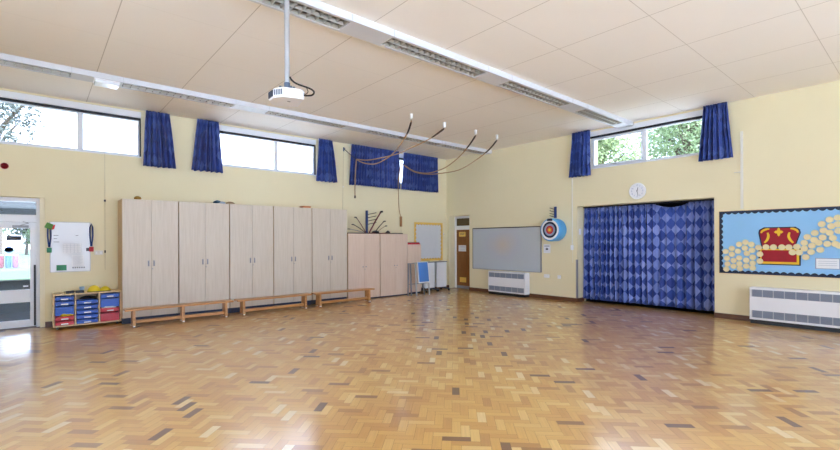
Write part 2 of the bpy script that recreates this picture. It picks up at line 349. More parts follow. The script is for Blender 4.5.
# herringbone parquet: every block a face with its own tone
def make_floor():
    w, n = 0.0735, 3
    L = w*n; mb = MB(); tones = []; uvs = []
    rot = math.radians(45); c, s = math.cos(rot), math.sin(rot); g = 0.0006
    rng = random.Random(11); cx, cy = -7.0, -7.3
    K = 150
    for i in range(-K, K):
        for j in range(-30, 30):
            for (bx, by, lx, ly, hor) in (((i+2*n*j)*w, i*w, L, w, True), ((i+n+2*n*j)*w, (i-n+1)*w, w, L, False)):
                mx, my = bx+lx/2, by+ly/2
                wx, wy = cx+mx*c-my*s, cy+mx*s+my*c
                inroom = (XL < wx < 0.06 and YR < wy < 0.06) or (0 < wx < 0.42 and -7.6 < wy < -4.68) or (0 < wx < .28 and -1.0 < wy < -.14)
                if not inroom: continue
                vs = []
                for px, py in ((bx+g,by+g),(bx+lx-g,by+g),(bx+lx-g,by+ly-g),(bx+g,by+ly-g)):
                    vs.append((cx+px*c-py*s, cy+px*s+py*c, 0.0))
                mb.add(vs, [(0,1,2,3)])
                zone = math.sin(wx*1.3+.7)*math.sin(wy*1.1-.4)
                r = rng.random()
                pd = 0.016+(0.03 if (-5.6 < wx < -2.2 and -6.4 < wy < -3.6) else 0)
                if r < pd: t = rng.uniform(0, .1)
                elif r < 0.13: t = rng.uniform(.1, .35)
                elif r < 0.88: t = rng.uniform(.35, .78)+zone*.05
                else: t = rng.uniform(.8, 1.0)
                t = min(1, max(0, t+(.05 if hor else -.05))) if t > .12 else t; tones.append(t); o = rng.uniform(0, 50)  # block direction shifts the tone, painting in the wood's shimmer
                uvs.append([(o,o),(o+lx,o),(o+lx,o+ly),(o,o+ly)] if hor else [(o,o),(o,o-lx),(o+ly,o-lx),(o+ly,o)])
    nb = len(mb.f)
    mb.box(XL-0.3, 0.42, YR-0.3, 0.3, -0.1, -0.002, 1)
    me = bpy.data.meshes.new('floor'); me.from_pydata(mb.v, [], mb.f); me.update()
    me.materials.append(M['floor']); me.materials.append(M['subfloor'])
    for i, p in enumerate(me.polygons): p.material_index = mb.mi[i]
    at = me.attributes.new('tone', 'FLOAT', 'FACE')
    for i in range(len(mb.f)): at.data[i].value = tones[i] if i < nb else .5
    ul = me.uv_layers.new(name='UVMap')
    for i in range(nb):
        for k, li in enumerate(me.polygons[i].loop_indices): ul.data[li].uv = uvs[i][k]
    o = bpy.data.objects.new('floor', me); col.objects.link(o); struct(o)
make_floor()

# skirting
def base(name, boxes):
    mb = MB()
    for b in boxes: mb.box(*b)
    return struct(mb.build(name, M['base'], origin=(0,0,0)))
base('baseboard_back', [(XL, -11.1, -.02, 0, 0, .1), (-10.08, 0, -.02, 0, 0, .1)])
base('baseboard_right', [(-.02, 0, -.12, -.02, 0, .1), (-.02, 0, -4.66, -1.02, 0, .1), (-.02, 0, YR, -7.62, 0, .1), (0, .30, -4.68, -4.66, 0, .1)])
# store room behind the big opening, and the dark room behind the wooden door
struct(MB().box(.42, 1.6, -7.9, -4.4, 2.5, 2.55).box(1.6, 1.65, -7.9, -4.4, 0, 2.5).box(.42, 1.6, -7.95, -7.9, 0, 2.5).box(.42, 1.6, -4.4, -4.35, 0, 2.5).box(.42, 1.6, -7.9, -4.4, -.05, 0).build('wall_store', M['dark'], origin=(0,0,0)))  # near-black walls put the store's darkness into the colour

# ------------------------------------------------------------------ windows
def window_back(k, a, b, mull):
    w = sthing('window_%d' % k, ((a+b)/2, .15, 3.26))
    y0, y1 = .10, .16; z0, z1 = 3.26, 4.04
    f = MB()
    f.box(a, a+.05, y0, y1, z0, z1).box(b-.05, b, y0, y1, z0, z1).box(a+.05, b-.05, y0, y1, z0, z0+.05).box(a+.05, b-.05, y0, y1, z1-.05, z1)
    f.box(mull-.045, mull+.045, y0, y1, z0+.05, z1-.05)
    f.build('window_frame', M['upvc'], w, bevel=.004)
    B1(a, b, .02, .16, z1+.012, 4.17).build('head_board', M['upvc'], w)
    B1(a, b, .06, .10, z1-.03, z1+.012).build('blind_shadow_strip', M['dark'], w)  # dark strip painting in the shadow of the blind cassette
    B1(b-.018, b, .045, .10, z0, z1-.03).build('side_channel', M['dark'], w)
    for p, q in ((a+.05, mull-.03), (mull+.03, b-.05)): B1(p, q, .128, .132, z0+.05, z1-.05).build('pane', M['glass'], w)
    B1(a, b, -.015, .10, z0-.02, z0).build('window_sill', M['upvc'], w)
window_back(1, WA[0][0], WA[0][1], -9.56); window_back(2, WA[1][0], WA[1][1], -5.72); window_back(3, WA[2][0], WA[2][1], -1.9)
def window_right():
    a, b, mu = -7.46, -4.98, -6.25; z0, z1 = 3.28, 4.05
    w = sthing('window_4', (.15, (a+b)/2, z0)); x0, x1 = .10, .16; f = MB()
    f.box(x0, x1, a, a+.05, z0, z1).box(x0, x1, b-.05, b, z0, z1).box(x0, x1, a+.05, b-.05, z0, z0+.05).box(x0, x1, a+.05, b-.05, z1-.05, z1).box(x0, x1, mu-.035, mu+.035, z0+.05, z1-.05)
    f.build('window_frame', M['upvc'], w, bevel=.004)
    s = MB()
    for y in (mu+.035, b-.09): s.box(.085, .13, y, y+.04, z0+.05, z1-.05)
    s.box(.085, .13, mu+.075, b-.09, z0+.05, z0+.09).box(.085, .13, mu+.075, b-.09, z1-.09, z1-.05)
    s.build('sash', M['upvc'], w, bevel=.004)
    B1(.07, .085, -5.62, -5.50, z0+.05, z0+.07).build('latch', M['lgrey'], w)
    B1(.02, .16, a, b, z1+.012, 4.17).build('head_board', M['upvc'], w); B1(.06, .10, a, b, z1-.03, z1+.012).build('blind_shadow_strip', M['dark'], w)
    for p, q in ((a+.05, mu-.035), (mu+.075, b-.09)): B1(.128, .132, p, q, z0+.05, z1-.05).build('pane', M['glass'], w)
    B1(-.015, .10, a, b, z0-.02, z0).build('window_sill', M['upvc'], w)
window_right()
def unseen_window(k, axis, a, b, n, z0, z1):  # unseen windows, put in and sized for the daylight they give
    P = (lambda mb, p, q, m, o, r, s: mb.box(p, q, m, o, r, s)) if axis == 'x' else (lambda mb, p, q, m, o, r, s: mb.box(m, o, p, q, r, s))
    w = sthing('window_%d' % k, ((a+b)/2, n, z0) if axis == 'x' else (n, (a+b)/2, z0)); f = MB(); c = (a+b)/2
    for p, q in ((a, a+.06), (b-.06, b), (c-.03, c+.03)): P(f, p, q, n-.03, n+.03, z0, z1)
    P(f, a, b, n-.03, n+.03, z0, z0+.06); P(f, a, b, n-.03, n+.03, z1-.06, z1); f.build('window_frame', M['upvc'], w)
    for p, q in ((a+.06, c-.03), (c+.03, b-.06)):
        g = MB(); P(g, p, q, n-.002, n+.002, z0+.06, z1-.06); g.build('pane', M['glass'], w)
for k, (a, b) in enumerate(((-13.9, -9.9), (-9.6, -5.3), (-5.0, -1.6))): unseen_window(5+k, 'x', a, b, YR-.15, .25, 4.0)
for k, (a, b) in enumerate(((-9.9, -5.9),)): unseen_window(8+k, 'y', a, b, XL-.15, .25, 4.0)

# ------------------------------------------------------------------ glazed door, left
d = sthing('door_1', (-10.6, .25, 0))
B1(-10.15, -10.08, .06, .29, 0, 2.34).build('door_lining', M['reveal'], d)
f = MB()
f.box(-10.20, -10.15, .18, .28, 0, 2.34).box(-11.10, -11.0, .18, .28, 0, 2.34).box(-11.0, -10.20, .18, .28, 2.27, 2.34).box(-11.0, -10.20, .18, .28, 1.905, 2.035)
f.build('door_frame', M['upvc'], d, bevel=.005)
B1(-11.0, -10.20, .225, .231, 2.035, 2.27).build('transom_pane', M['glass'], d)
f = MB()
f.box(-10.285, -10.20, .2, .25, .015, 1.9).box(-11.0, -10.9, .2, .25, .015, 1.9).box(-10.9, -10.285, .2, .25, 1.79, 1.9).box(-10.9, -10.285, .2, .25, .46, .69).box(-10.9, -10.285, .2, .25, .015, .14)
leaf = f.build('door_leaf', M['upvc'], d, bevel=.005)
B1(-10.9, -10.285, .224, .228, .69, 1.79).build('pane', M['glass'], d); B1(-10.9, -10.285, .224, .228, .14, .46).build('pane', M['glass'], d)
B1(-10.235, -10.205, .17, .2, .03, 1.13).build('edge_guard', M['black'], d)
c = MB(); c.box(-10.52, -10.30, .15, .198, 1.80, 1.845); c.bar((-10.42, .17, 1.84), (-10.30, .16, 1.885), .02, .012); c.bar((-10.30, .16, 1.885), (-10.38, .18, 1.91), .02, .012)
c.build('door_closer', M['grey'], d, bevel=.004)
s = MB().box(-10.60, -10.40, .219, .224, 1.575, 1.655); s.build('window_sticker', M['ink'], d)
s = MB(); s.cyl((-10.565, .219, 1.41), (-10.565, .224, 1.41), .055, n=24); s.box(-10.625, -10.505, .219, .224, 1.38, 1.44); s.build('round_sticker', M['blueboard'], d)
B1(-10.38, -10.31, .219, .224, .735, .76).build('small_sticker', M['label'], d)

# ------------------------------------------------------------------ wooden door in the right wall
d = sthing('door_2', (.29, -.57, 0))
f = MB()
f.box(.255, .31, -.20, -.12, 0, 2.34).box(.255, .31, -1.02, -.94, 0, 2.34).box(.255, .31, -.94, -.20, 2.27, 2.34).box(.255, .31, -.94, -.20, 1.90, 2.03)
f.build('door_frame', M['white'], d, bevel=.004)
B1(.275, .28, -.94, -.20, 2.03, 2.27).build('transom_pane', M['bglass'], d)
B1(.27, .31, -.94, -.20, .09, 1.90).build('door_leaf', M['doorwood'], d)
B1(.265, .31, -.94, -.20, .0, .09).build('kick_plate', M['grey'], d)
B1(.263, .27, -.60, -.32, 1.68, 1.83).build('yellow_notice', M['goldborder'], d)
pr = MB()
for z in (1.795, 1.765, 1.735): pr.box(.261, .263, -.56, -.36, z-.006, z+.006)
pr.build('notice_print', M['ink'], d)
B1(.263, .27, -.62, -.29, 1.20, 1.40).build('white_notice', M['paper'], d)
pr = MB()
for z in (1.36, 1.33, 1.27, 1.24): pr.box(.261, .263, -.58, -.33, z-.005, z+.005)
pr.build('notice_print', M['fadedink'], d)
B1(.263, .27, -.62, -.34, .20, .36).build('yellow_sticker', M['goldborder'], d)

# ------------------------------------------------------------------ curtains
def curtain(name, axis, top, bot, z1, z0, n, label, group, folds, seed, amp=.035, sag=None, rail=True, cloth='curtain'):
    """top, bot: (start, end) along the wall at the heading and at the hem; n: distance line of the cloth"""
    rng = random.Random(seed); ph = [rng.uniform(0, 6.28) for _ in range(4)]
    NS, NT = max(60, folds*14), 14
    vs = []; uv = []; ak = []; W = abs(bot[1]-bot[0])*1.25; zh = z1-z0
    P = (lambda a, k, z: (a, k, z)) if axis == 'x' else (lambda a, k, z: (k, a, z))
    for j in range(NT+1):
        t = j/NT
        for i in range(NS+1):
            s = i/NS
            e = s+.012*math.sin(2*PI*s*2+ph[1])
            a = (top[0]+(top[1]-top[0])*s)*(1-t)+(bot[0]+(bot[1]-bot[0])*s)*t
            w_ = 2*PI*folds*e+ph[0]+.7*math.sin(2*PI*s*1.5+ph[2])+.35*math.sin(2*PI*s*3.3+ph[3]); fold = math.sin(w_)+.35*math.sin(2*w_+.6)
            fold2 = math.sin(2*PI*folds*2.6*s+ph[3])
            k = amp*(fold*(.35+.65*min(1, t*2.2))*(0.8+.4*math.sin(5*s+ph[1]))+.35*fold2*max(0, 1-t*3.5))
            if cloth == 'curtain2': k += .022*math.sin(2*PI*(3*s+1.1*t)+ph[2])*t
            z = z1-zh*t
            if sag:
                dip = 0
                for s0, s1, dp in sag:
                    if s0 < s < s1: dip += dp*math.sin(PI*(s-s0)/(s1-s0))**.8
                z -= dip*(1-t)**1.3; k *= 1-.6*(1 if dip > .02 else 0)*(1-t)
            z += .006*math.sin(2*PI*folds*s+ph[2])*t
            vs.append(P(a, n-k, z)); uv.append((s*W, z-z0)); ak.append((a, k))
    row = ak[int(NT*.6)*(NS+1):(int(NT*.6)+1)*(NS+1)]; arc = [0.0]
    for (a0_, k0_), (a1_, k1_) in zip(row[:-1], row[1:]): arc.append(arc[-1]+math.hypot(a1_-a0_, k1_-k0_))
    uv = [(arc[q % (NS+1)], v_) for q, (u_, v_) in enumerate(uv)]
    fs = [(j*(NS+1)+i, j*(NS+1)+i+1, (j+1)*(NS+1)+i+1, (j+1)*(NS+1)+i) for j in range(NT) for i in range(NS)]
    c0 = P((top[0]+top[1])/2, n, z0); root = thing(name, c0, label, 'curtain', group)
    me = bpy.data.meshes.new('cloth'); me.from_pydata([tuple(Vector(v)-Vector(c0)) for v in vs], [], fs); me.update()
    me.materials.append(M[cloth]); ul = me.uv_layers.new(name='UVMap')
    for p in me.polygons:
        p.use_smooth = True
        for li in p.loop_indices: ul.data[li].uv = uv[me.loops[li].vertex_index]
    o = bpy.data.objects.new('cloth', me); col.objects.link(o); o.parent = root
    so = o.modifiers.new('thickness', 'SOLIDIFY'); so.thickness = .004
    if rail:
        a0, a1 = min(top), max(top); r = MB()
        if axis == 'x': r.box(a0, a1, n+.042, n+.06, z1-.03, H)
        else: r.box(n+.042, n+.06, a0, a1, z1-.03, H)
        r.build('curtain_track', M['white'], root)
    return root
G = 'short patterned curtains at the high windows'
curtain('window_curtain', 'x', (-8.52, -8.09), (-8.57, -7.98), 4.19, 3.07, -.115, 'short blue diamond-patterned curtain just right of the window above the glazed door', G, 6, 1, .06)
curtain('window_curtain', 'x', (-7.56, -7.12), (-7.68, -7.03), 4.19, 3.07, -.115, 'short blue curtain at left edge of the long window above the tall cupboards', G, 6, 2, .06)
curtain('window_curtain', 'x', (-4.67, -4.29), (-4.77, -4.17), 4.19, 3.09, -.115, 'narrow blue curtain at right edge of the long window above the tall cupboards', G, 5, 3, .06)
curtain('window_curtain', 'x', (-3.68, -2.05), (-3.75, -2.02), 4.19, 3.08, -.10, 'wide drawn blue curtain behind the hanging ropes, left of the narrow gap', G, 21, 4, .04)
curtain('window_curtain', 'x', (-1.86, -.48), (-1.97, -.45), 4.19, 3.08, -.10, 'drawn blue curtain beside the room corner, right of the narrow gap', G, 17, 5, .04)
curtain('window_curtain', 'y', (-4.60, -5.06), (-4.49, -5.07), 4.192, 3.10, -.115, 'short blue curtain left of the window showing green trees', G, 6, 6, .06)
curtain('window_curtain', 'y', (-7.48, -7.87), (-7.39, -7.97), 4.192, 3.11, -.115, 'short blue curtain right of the window showing green trees', G, 6, 7, .055)
G = 'full-length curtains across the recess'
curtain('recess_curtain', 'y', (-4.69, -6.20), (-4.69, -6.225), 2.345, .075,   .30, 'long blue diamond-patterned curtain filling left half of the recess below the clock', G, 13, 8, .088, rail=False, cloth='curtain2')
curtain('recess_curtain', 'y', (-6.205, -7.60), (-6.205, -7.60), 2.345, .075, .33, 'long blue curtain with a sagging top edge in right half of the recess', G, 8, 12, .068, sag=[(.12, .62, .09)], rail=False, cloth='curtain2')
tag(B1(.30, .35, -7.62, -4.66, 2.35, 2.38).build('curtain_track', M['dark']), 'dark curtain track across the head of the recess above the long curtains', 'curtain rail')

# ------------------------------------------------------------------ tall cupboards
FY = -.60
def cupboard(x0, x1, zt, label, mat, hz, hh, group, handle='bar', midf=.5):
    r = thing('storage_cupboard', ((x0+x1)/2, -.3, 0), label, 'cupboard', group); m = x0+(x1-x0)*midf; g = .003
    pz = .11 if zt > 2 else .03
    b = MB(); b.box(x0+.002, x0+.02, FY+.022, -.025, pz, zt, 0).box(x1-.02, x1-.002, FY+.022, -.025, pz, zt, 0).box(x0+.02, x1-.02, FY+.022, -.025, zt-.02, zt, 0).box(x0+.02, x1-.02, FY+.022, -.025, pz, pz+.02, 0).box(x0+.02, x1-.02, -.045, -.025, pz+.02, zt-.02, 0)
    b.build('carcass', M['beechshade'], r)
    B1(x0+.004, x1-.004, FY+.03, -.03, 0, pz).build('plinth', M['navy'], r)
    for p, q, side in ((x0+g+.003, m-g/2, 1), (m+g/2, x1-g-.003, -1)):
        dr = B1(p, q, FY, FY+.02, pz+.002, zt-.002).build('door', mat, r, bevel=.002)
        hx = q-.045 if side == 1 else p+.045
        hb = MB()
        if handle == 'bar':
            hb.box(hx-.014, hx+.014, FY-.006, FY, hz-hh/2, hz+hh/2)
            hb.tube([(hx, FY-.004, hz-hh*.42), (hx, FY-.026, hz-hh*.36), (hx, FY-.026, hz+hh*.36), (hx, FY-.004, hz+hh*.42)], .006, 6)
        else: hb.cyl((hx, FY, hz), (hx, FY-.02, hz), .013, n=10)
        hb.build('handle', M['grey'], dr)
        if side == -1: MB().cyl((hx-.03, FY, hz-hh/2-.05), (hx-.03, FY-.004, hz-hh/2-.05), .011, n=12).build('lock', M['grey'], dr)
    return r
xs = [-8.99, -8.035, -7.05, -6.08, -5.12, -4.13]
labs = ['tall pale beech cupboard nearest the tray unit, leftmost of the tall row', 'second tall pale beech cupboard from the left, a teal bundle on its top right corner',
        'middle tall pale beech cupboard of five, right of the one with the teal bundle', 'fourth tall pale beech cupboard from the left, a flat orange box on top', 'rightmost tall pale beech cupboard, next to the lower pinkish cupboards']
for i in range(5): cupboard(xs[i]+.004, xs[i+1]-.004, 2.35, labs[i], M['beech'], 1.125, .11, 'tall cupboards along the back wall')
cupboard(-4.11, -3.105, 1.74, 'lower pinkish beech cupboard under the blue peg post and fanned sticks', M['beech2'], .86, .03, 'lower cupboards along the back wall', 'knob')
cupboard(-3.09, -2.125, 1.74, 'lower pinkish beech cupboard with the wooden rope block hanging above it', M['beech2'], .86, .03, 'lower cupboards along the back wall', 'knob', .54)
r = thing('narrow_cabinet', (-1.83, -.3, 0), 'narrow low beige cabinet behind the folded easel, red folder on top', 'cabinet')
B1(-2.08, -1.58, -.55, -.03, .05, 1.44).build('carcass', M['beech2'], r, bevel=.003); B1(-2.06, -1.60, -.52, -.05, 0, .05).build('plinth', M['navy'], r)
r = thing('red_folder', (-1.83, -.36, 1.44), 'red folder tray lying on top of the narrow beige cabinet', 'folder')
MB().box(-2.10, -1.62, -.56, -.2, 1.44, 1.455).prism([(-2.10, 1.455), (-1.62, 1.455), (-1.66, 1.49), (-2.10, 1.49)], lambda x, z: (x, -.56, z), lambda x, z: (x, -.2, z)).build('cover', M['red'], r, bevel=.003)
B1(-2.08, -1.64, -.55, -.22, 1.49, 1.502).build('papers', M['ink'], r)

# things on top of the tall cupboards
tag(MB().lathe((-8.71, -.42, 2.35), [(.02, 0), (.055, .012), (.064, .034), (.052, .058), (.022, .073), (.004, .076)], 16).build('ball', M['ochre'], smooth=True), 'small brownish ball half hidden on top of the leftmost tall cupboard', 'ball')
r = thing('cloth_bundle', (-7.2, -.42, 2.35), 'teal and tan cloth bundle on top of the second tall cupboard', 'bundle')
def lump(c, sx, sy, sz, seed):
    rng = random.Random(seed); mb = MB(); prof = [(.35, 0), (.9, .15), (1, .45), (.8, .75), (.4, .95), (.05, 1.0)]; n = 18; vs = []
    for rr, h in prof:
        for k in range(n):
            a = 2*PI*k/n; w = rr*(1+.18*math.sin(3*a+seed)+rng.uniform(-.06, .06)); vs.append((c[0]+w*sx*math.cos(a), c[1]+w*sy*math.sin(a), c[2]+h*sz*(1+.15*math.sin(2*a+seed))))
    fs = [(i*n+k, i*n+(k+1)%n, (i+1)*n+(k+1)%n, (i+1)*n+k) for i in range(len(prof)-1) for k in range(n)]+[tuple(range(n))[::-1], tuple((len(prof)-1)*n+k for k in range(n))]
    return mb.add(vs, fs)
lump((-7.25, -.42, 2.35), .075, .1, .07, 1).build('teal_cloth', M['teal'], r, smooth=True)
lump((-7.17, -.42, 2.35), .075, .1, .05, 2).build('pale_cloth', M['cup'], r, smooth=True)
tag(lump((-6.985, -.40, 2.352), .085, .1, .055, 3).build('tan_bag', M['tan'], smooth=True), 'small tan bag lying right of the teal bundle on top of the cupboards', 'bag')
r = thing('flat_box', (-5.21, -.42, 2.35), 'flat orange box on top of the fourth tall cupboard', 'box')
B1(-5.31, -5.11, -.52, -.32, 2.35, 2.382).build('box_base', M['orange'], r, bevel=.004); B1(-5.315, -5.105, -.525, -.315, 2.382, 2.396).build('lid', M['orange'], r, bevel=.004)

# blue peg post, fan of sticks, rods on the lower cupboards
r = thing('peg_post', (-3.33, -.3, 1.74), 'dark blue upright peg post standing on the lower cupboards among sticks', 'peg rack')
MB().box(-3.355, -3.305, -.33, -.28, 1.75, 2.38).build('post', M['lanyard'], r, bevel=.003)
B1(-3.42, -3.24, -.38, -.22, 1.74, 1.752).build('foot_plate', M['black'], r)
for z in (2.29, 2.20, 2.11, 2.02): MB().cyl((-3.31, -.305, z-.02), (-3.03, -.33, z+.04), .009, n=8).build('peg', M['black'], r, smooth=True)
fan = [((-3.42, -.36, 1.80), (-3.70, -.36, 2.17), 'upper left', M['maroon'], .012), ((-3.45, -.37, 1.79), (-3.79, -.37, 1.98), 'middle left', M['black'], .011), ((-3.5, -.39, 1.775), (-3.93, -.39, 1.86), 'lowest left', M['grey'], .009),
       ((-3.30, -.40, 1.80), (-2.90, -.36, 2.35), 'upper right', M['maroon'], .02), ((-3.15, -.42, 1.78), (-2.81, -.38, 2.09), 'middle right', M['black'], .012), ((-3.1, -.44, 1.775), (-2.79, -.42, 1.96), 'lowest right', M['tan'], .01)]
for p, q, w, m, rr in fan:
    r = thing('stick', p, 'thin stick fanned out at the blue peg post, pointing %s' % w, 'stick', 'sticks fanned out on the lower cupboards')
    v = Vector(q)-Vector(p); L = v.length; side = Vector((1 if q[0] > p[0] else -1, 0, 0))
    MB().tube([Vector(p)-v*.02+Vector((0, 0, -.045)), p, Vector(p)+v*.5+Vector((0, 0, .012)), q], [rr*1.2, rr, rr, rr*.9], 8).build('shaft', m, r, smooth=True)
    MB().tube([Vector(q)-v*.04, Vector(q)+v*.02, Vector(q)+v*.03+side*.05], rr*1.35, 8).build('hooked_tip', M['black'], r, smooth=True)
MBx = MB().lathe((-3.16, -.47, 1.74), [(.05, 0), (.10, .01), (.11, .04), (.08, .075), (.02, .09)], 14)
tag(MBx.build('dark_bag', M['black'], smooth=True), 'low dark bag at the foot of the blue peg post on the lower cupboard', 'bag')
for i, (x0, y0, x1, y1, m, lb) in enumerate([(-4.08, -.52, -3.2, -.5, 'black', 'dark rod lying flat along the left front edge of the lower cupboards'), (-4.0, -.50, -3.35, -.36, 'maroon', 'maroon rod lying slantwise behind the front dark rod'),
                                    (-3.4, -.55, -2.72, -.545, 'maroon', 'maroon rod lying along the front edge below the blue peg post'), (-2.98, -.50, -2.2, -.46, 'black', 'dark rod lying on top of the right-hand lower cupboard')]):
    r = thing('rod', ((x0+x1)/2, (y0+y1)/2, 1.74), lb, 'rod', 'rods lying on the lower cupboards')
    MB().cyl((x0, y0, 1.753), (x1, y1, 1.753), .012, n=8).build('shaft', M[m], r, smooth=True)
    MB().cyl((x1-.1*(1 if x1 > x0 else -1), y1, 1.7535), (x1, y1, 1.7535), .0135, n=8).build('grip', M['sleeve'], r, smooth=True)
tag(lump((-2.72, -.44, 1.74), .07, .06, .085, 5).build('dark_pouch', M['sleeve'], smooth=True), 'small dark pouch on the right-hand lower cupboard below the rope block', 'pouch')

# ------------------------------------------------------------------ benches
def bench(x0, x1, mids, label):
    r = thing('gym_bench', ((x0+x1)/2, -.94, 0), label, 'bench', 'low benches in front of the cupboards'); ya, yb = -1.06, -.82; zt = .325
    MB().box(x0, x1, ya, yb, zt-.035, zt).build('seat', M['bench'], r, bevel=.006)
    legs = [x0+.14, x1-.14]+mids
    for lx in legs:
        lg = MB().prism([(ya+.01, .0), (ya+.05, .0), (ya+.05, .02), (yb-.05, .02), (yb-.05, 0), (yb-.01, 0), (yb-.025, .29), (ya+.025, .29)], lambda y, z: (lx-.022, y, z), lambda y, z: (lx+.022, y, z)).build('leg', M['bench'], r, bevel=.003)
        for yy in (ya+.03, yb-.03): MB().cyl((lx, yy, 0), (lx, yy, .022), .026, .022, 12).build('rubber_foot', M['label'], lg)
    L = sorted(legs)
    for a, b in zip(L[:-1], L[1:]): MB().box(a+.022, b-.022, -.975, -.905, .055, .11).build('beam', M['bench'], r, bevel=.003)
    for xx, sg in ((x0, -1), (x1, 1)):
        MB().tube([(xx, ya+.07, zt-.02), (xx+sg*.014, ya+.07, zt-.02), (xx+sg*.016, ya+.07, zt-.045)], .006, 6).build('hook', M['lgrey'], r)
bench(-9.0, -7.12, [-8.05], 'three-legged wooden gym bench nearest the tray unit, longest from the left')
bench(-7.04, -5.36, [], 'middle two-legged wooden gym bench in front of the tall cupboards')
bench(-5.27, -3.60, [], 'rightmost wooden gym bench, reaching to the lower pinkish cupboards')

# ------------------------------------------------------------------ tray unit
r = thing('tray_unit', (-9.48, -.24, 0), 'low three-column birch tray unit by the glazed door', 'tray unit')
c = MB(); X = [-9.98, -9.67, -9.32, -8.985]; yf, yb = -.46, -.03
c.box(X[0], X[3], yf, yb, .60, .62).box(X[0], X[3], yf, yb, .045, .065).box(X[0], X[0]+.018, yf, yb, .065, .60).box(X[3]-.018, X[3], yf, yb, .065, .60).box(X[0]+.018, X[3]-.018, yb-.012, yb, .065, .60)
for x in X[1:3]: c.box(x-.009, x+.009, yf, yb-.012, .065, .60)
c.build('carcass', M['birch'], r, bevel=.003)
for x in (X[0]+.06, X[3]-.06):
    for y in (yf+.05, yb-.05):
        MB().cyl((x-.014, y, .0225), (x+.014, y, .0225), .0225, n=14).box(x-.006, x+.006, y-.012, y+.012, .02, .045).build('castor', M['black'], r)
def tray(x0, x1, z0, z1, mat, label, kind):
    t = thing('deep_tray' if kind else 'shallow_tray', ((x0+x1)/2, -.3, z0), label, 'tray', 'plastic trays in the birch tray unit')
    m = M[mat]; b = MB(); w = .004; p, q = x0+.012, x1-.012; f0, f1 = yf+.026, yb-.04; zl = z1-.022
    b.box(p, q, f0, f1, z0, z0+w).box(p, q, f0, f0+w, z0+w, zl-.012).box(p, q, f1-w, f1, z0+w, zl-.012).box(p, p+w, f0+w, f1-w, z0+w, zl-.012).box(q-w, q, f0+w, f1-w, z0+w, zl-.012)
    b.box(p-.006, q+.006, f0-.014, f0+.006, zl-.012, zl).box(p-.006, p+.006, f0, f1, zl-.012, zl).box(q-.006, q+.006, f0, f1, zl-.012, zl)
    b.build('tub', m, t)
    mid = (p+q)/2; lip = MB().prism([(p+.004, zl-.012), (mid-.09, zl-.012), (mid-.075, zl-.032), (mid+.075, zl-.032), (mid+.09, zl-.012), (q-.004, zl-.012), (q-.004, zl), (p+.004, zl)], lambda x, z: (x, f0-.028, z), lambda x, z: (x, f0-.012, z))
    lip.build('lip', m, t)
    if not kind: B1(mid-.05, mid+.05, f0-.0275, f0-.024 if False else f0-.0015, z0+.012, z0+.038).build('label_card', M['label'], t)
    else:
        for xx in (p+.03, q-.03): B1(xx-.006, xx+.006, f0-.006, f0, z0+.006, zl-.016).build('rib', m, t)
    return t
zs = [.07+i*.0875 for i in range(7)]
A3 = [(X[0]+.018, X[1]-.009), (X[1]+.009, X[2]-.009), (X[2]+.009, X[3]-.018)]
tray(*A3[0], zs[5], zs[6], 'bluetray', 'shallow blue tray at the top of the left column in the tray unit', 0)
tray(*A3[0], zs[4], zs[5], 'bluetray', 'shallow blue tray second from top in the left column', 0)
tray(*A3[0], zs[2], zs[4], 'bluetray', 'deep blue tray in the middle of the left column', 1)
tray(*A3[0], zs[1], zs[2], 'redtray', 'shallow red tray overflowing with yellow cloth in the left column', 0)
tray(*A3[0], zs[0], zs[1], 'redtray', 'shallow red tray at the bottom of the left column', 0)
for i, nm in enumerate(('at the bottom', 'second from bottom', 'third from bottom', 'fourth from bottom', 'topmost')):
    tray(*A3[1], zs[i], zs[i+1], 'bluetray', 'shallow blue tray %s of the middle all-blue column' % nm, 0)
tray(*A3[2], zs[5], zs[6], 'bluetray', 'shallow blue tray at the top of the right column in the tray unit', 0)
tray(*A3[2], zs[3], zs[5], 'bluetray', 'deep blue tray just above the red ones in the right column', 1)
tray(*A3[2], zs[2], zs[3], 'redtray', 'shallow red tray stuffed with papers in the right column', 0)
tray(*A3[2], zs[0], zs[2], 'redtray', 'deep red tray at the bottom of the right column', 1)
tag(lump((-9.80, -.42, zs[2]-.02), .11, .05, .045, 7).build('yellow_cloth', M['yellow'], smooth=True), 'crumpled yellow-green cloth spilling from a red tray', 'cloth')
pp = MB()
for i in range(5): pp.box(-9.28+i*.01, -9.06-i*.012, -.45-.004*i, -.2, zs[3]-.018+i*.006, zs[3]-.014+i*.006)
tag(pp.build('paper_stack', M['paper']), 'sheaf of papers sticking out above the shallow red tray', 'papers')
tag(lump((-9.49, -.36, zs[5]), .12, .07, .045, 9).build('black_pouch', M['black'], smooth=True), 'dark pouch lying above the middle blue trays inside the tray unit', 'pouch')
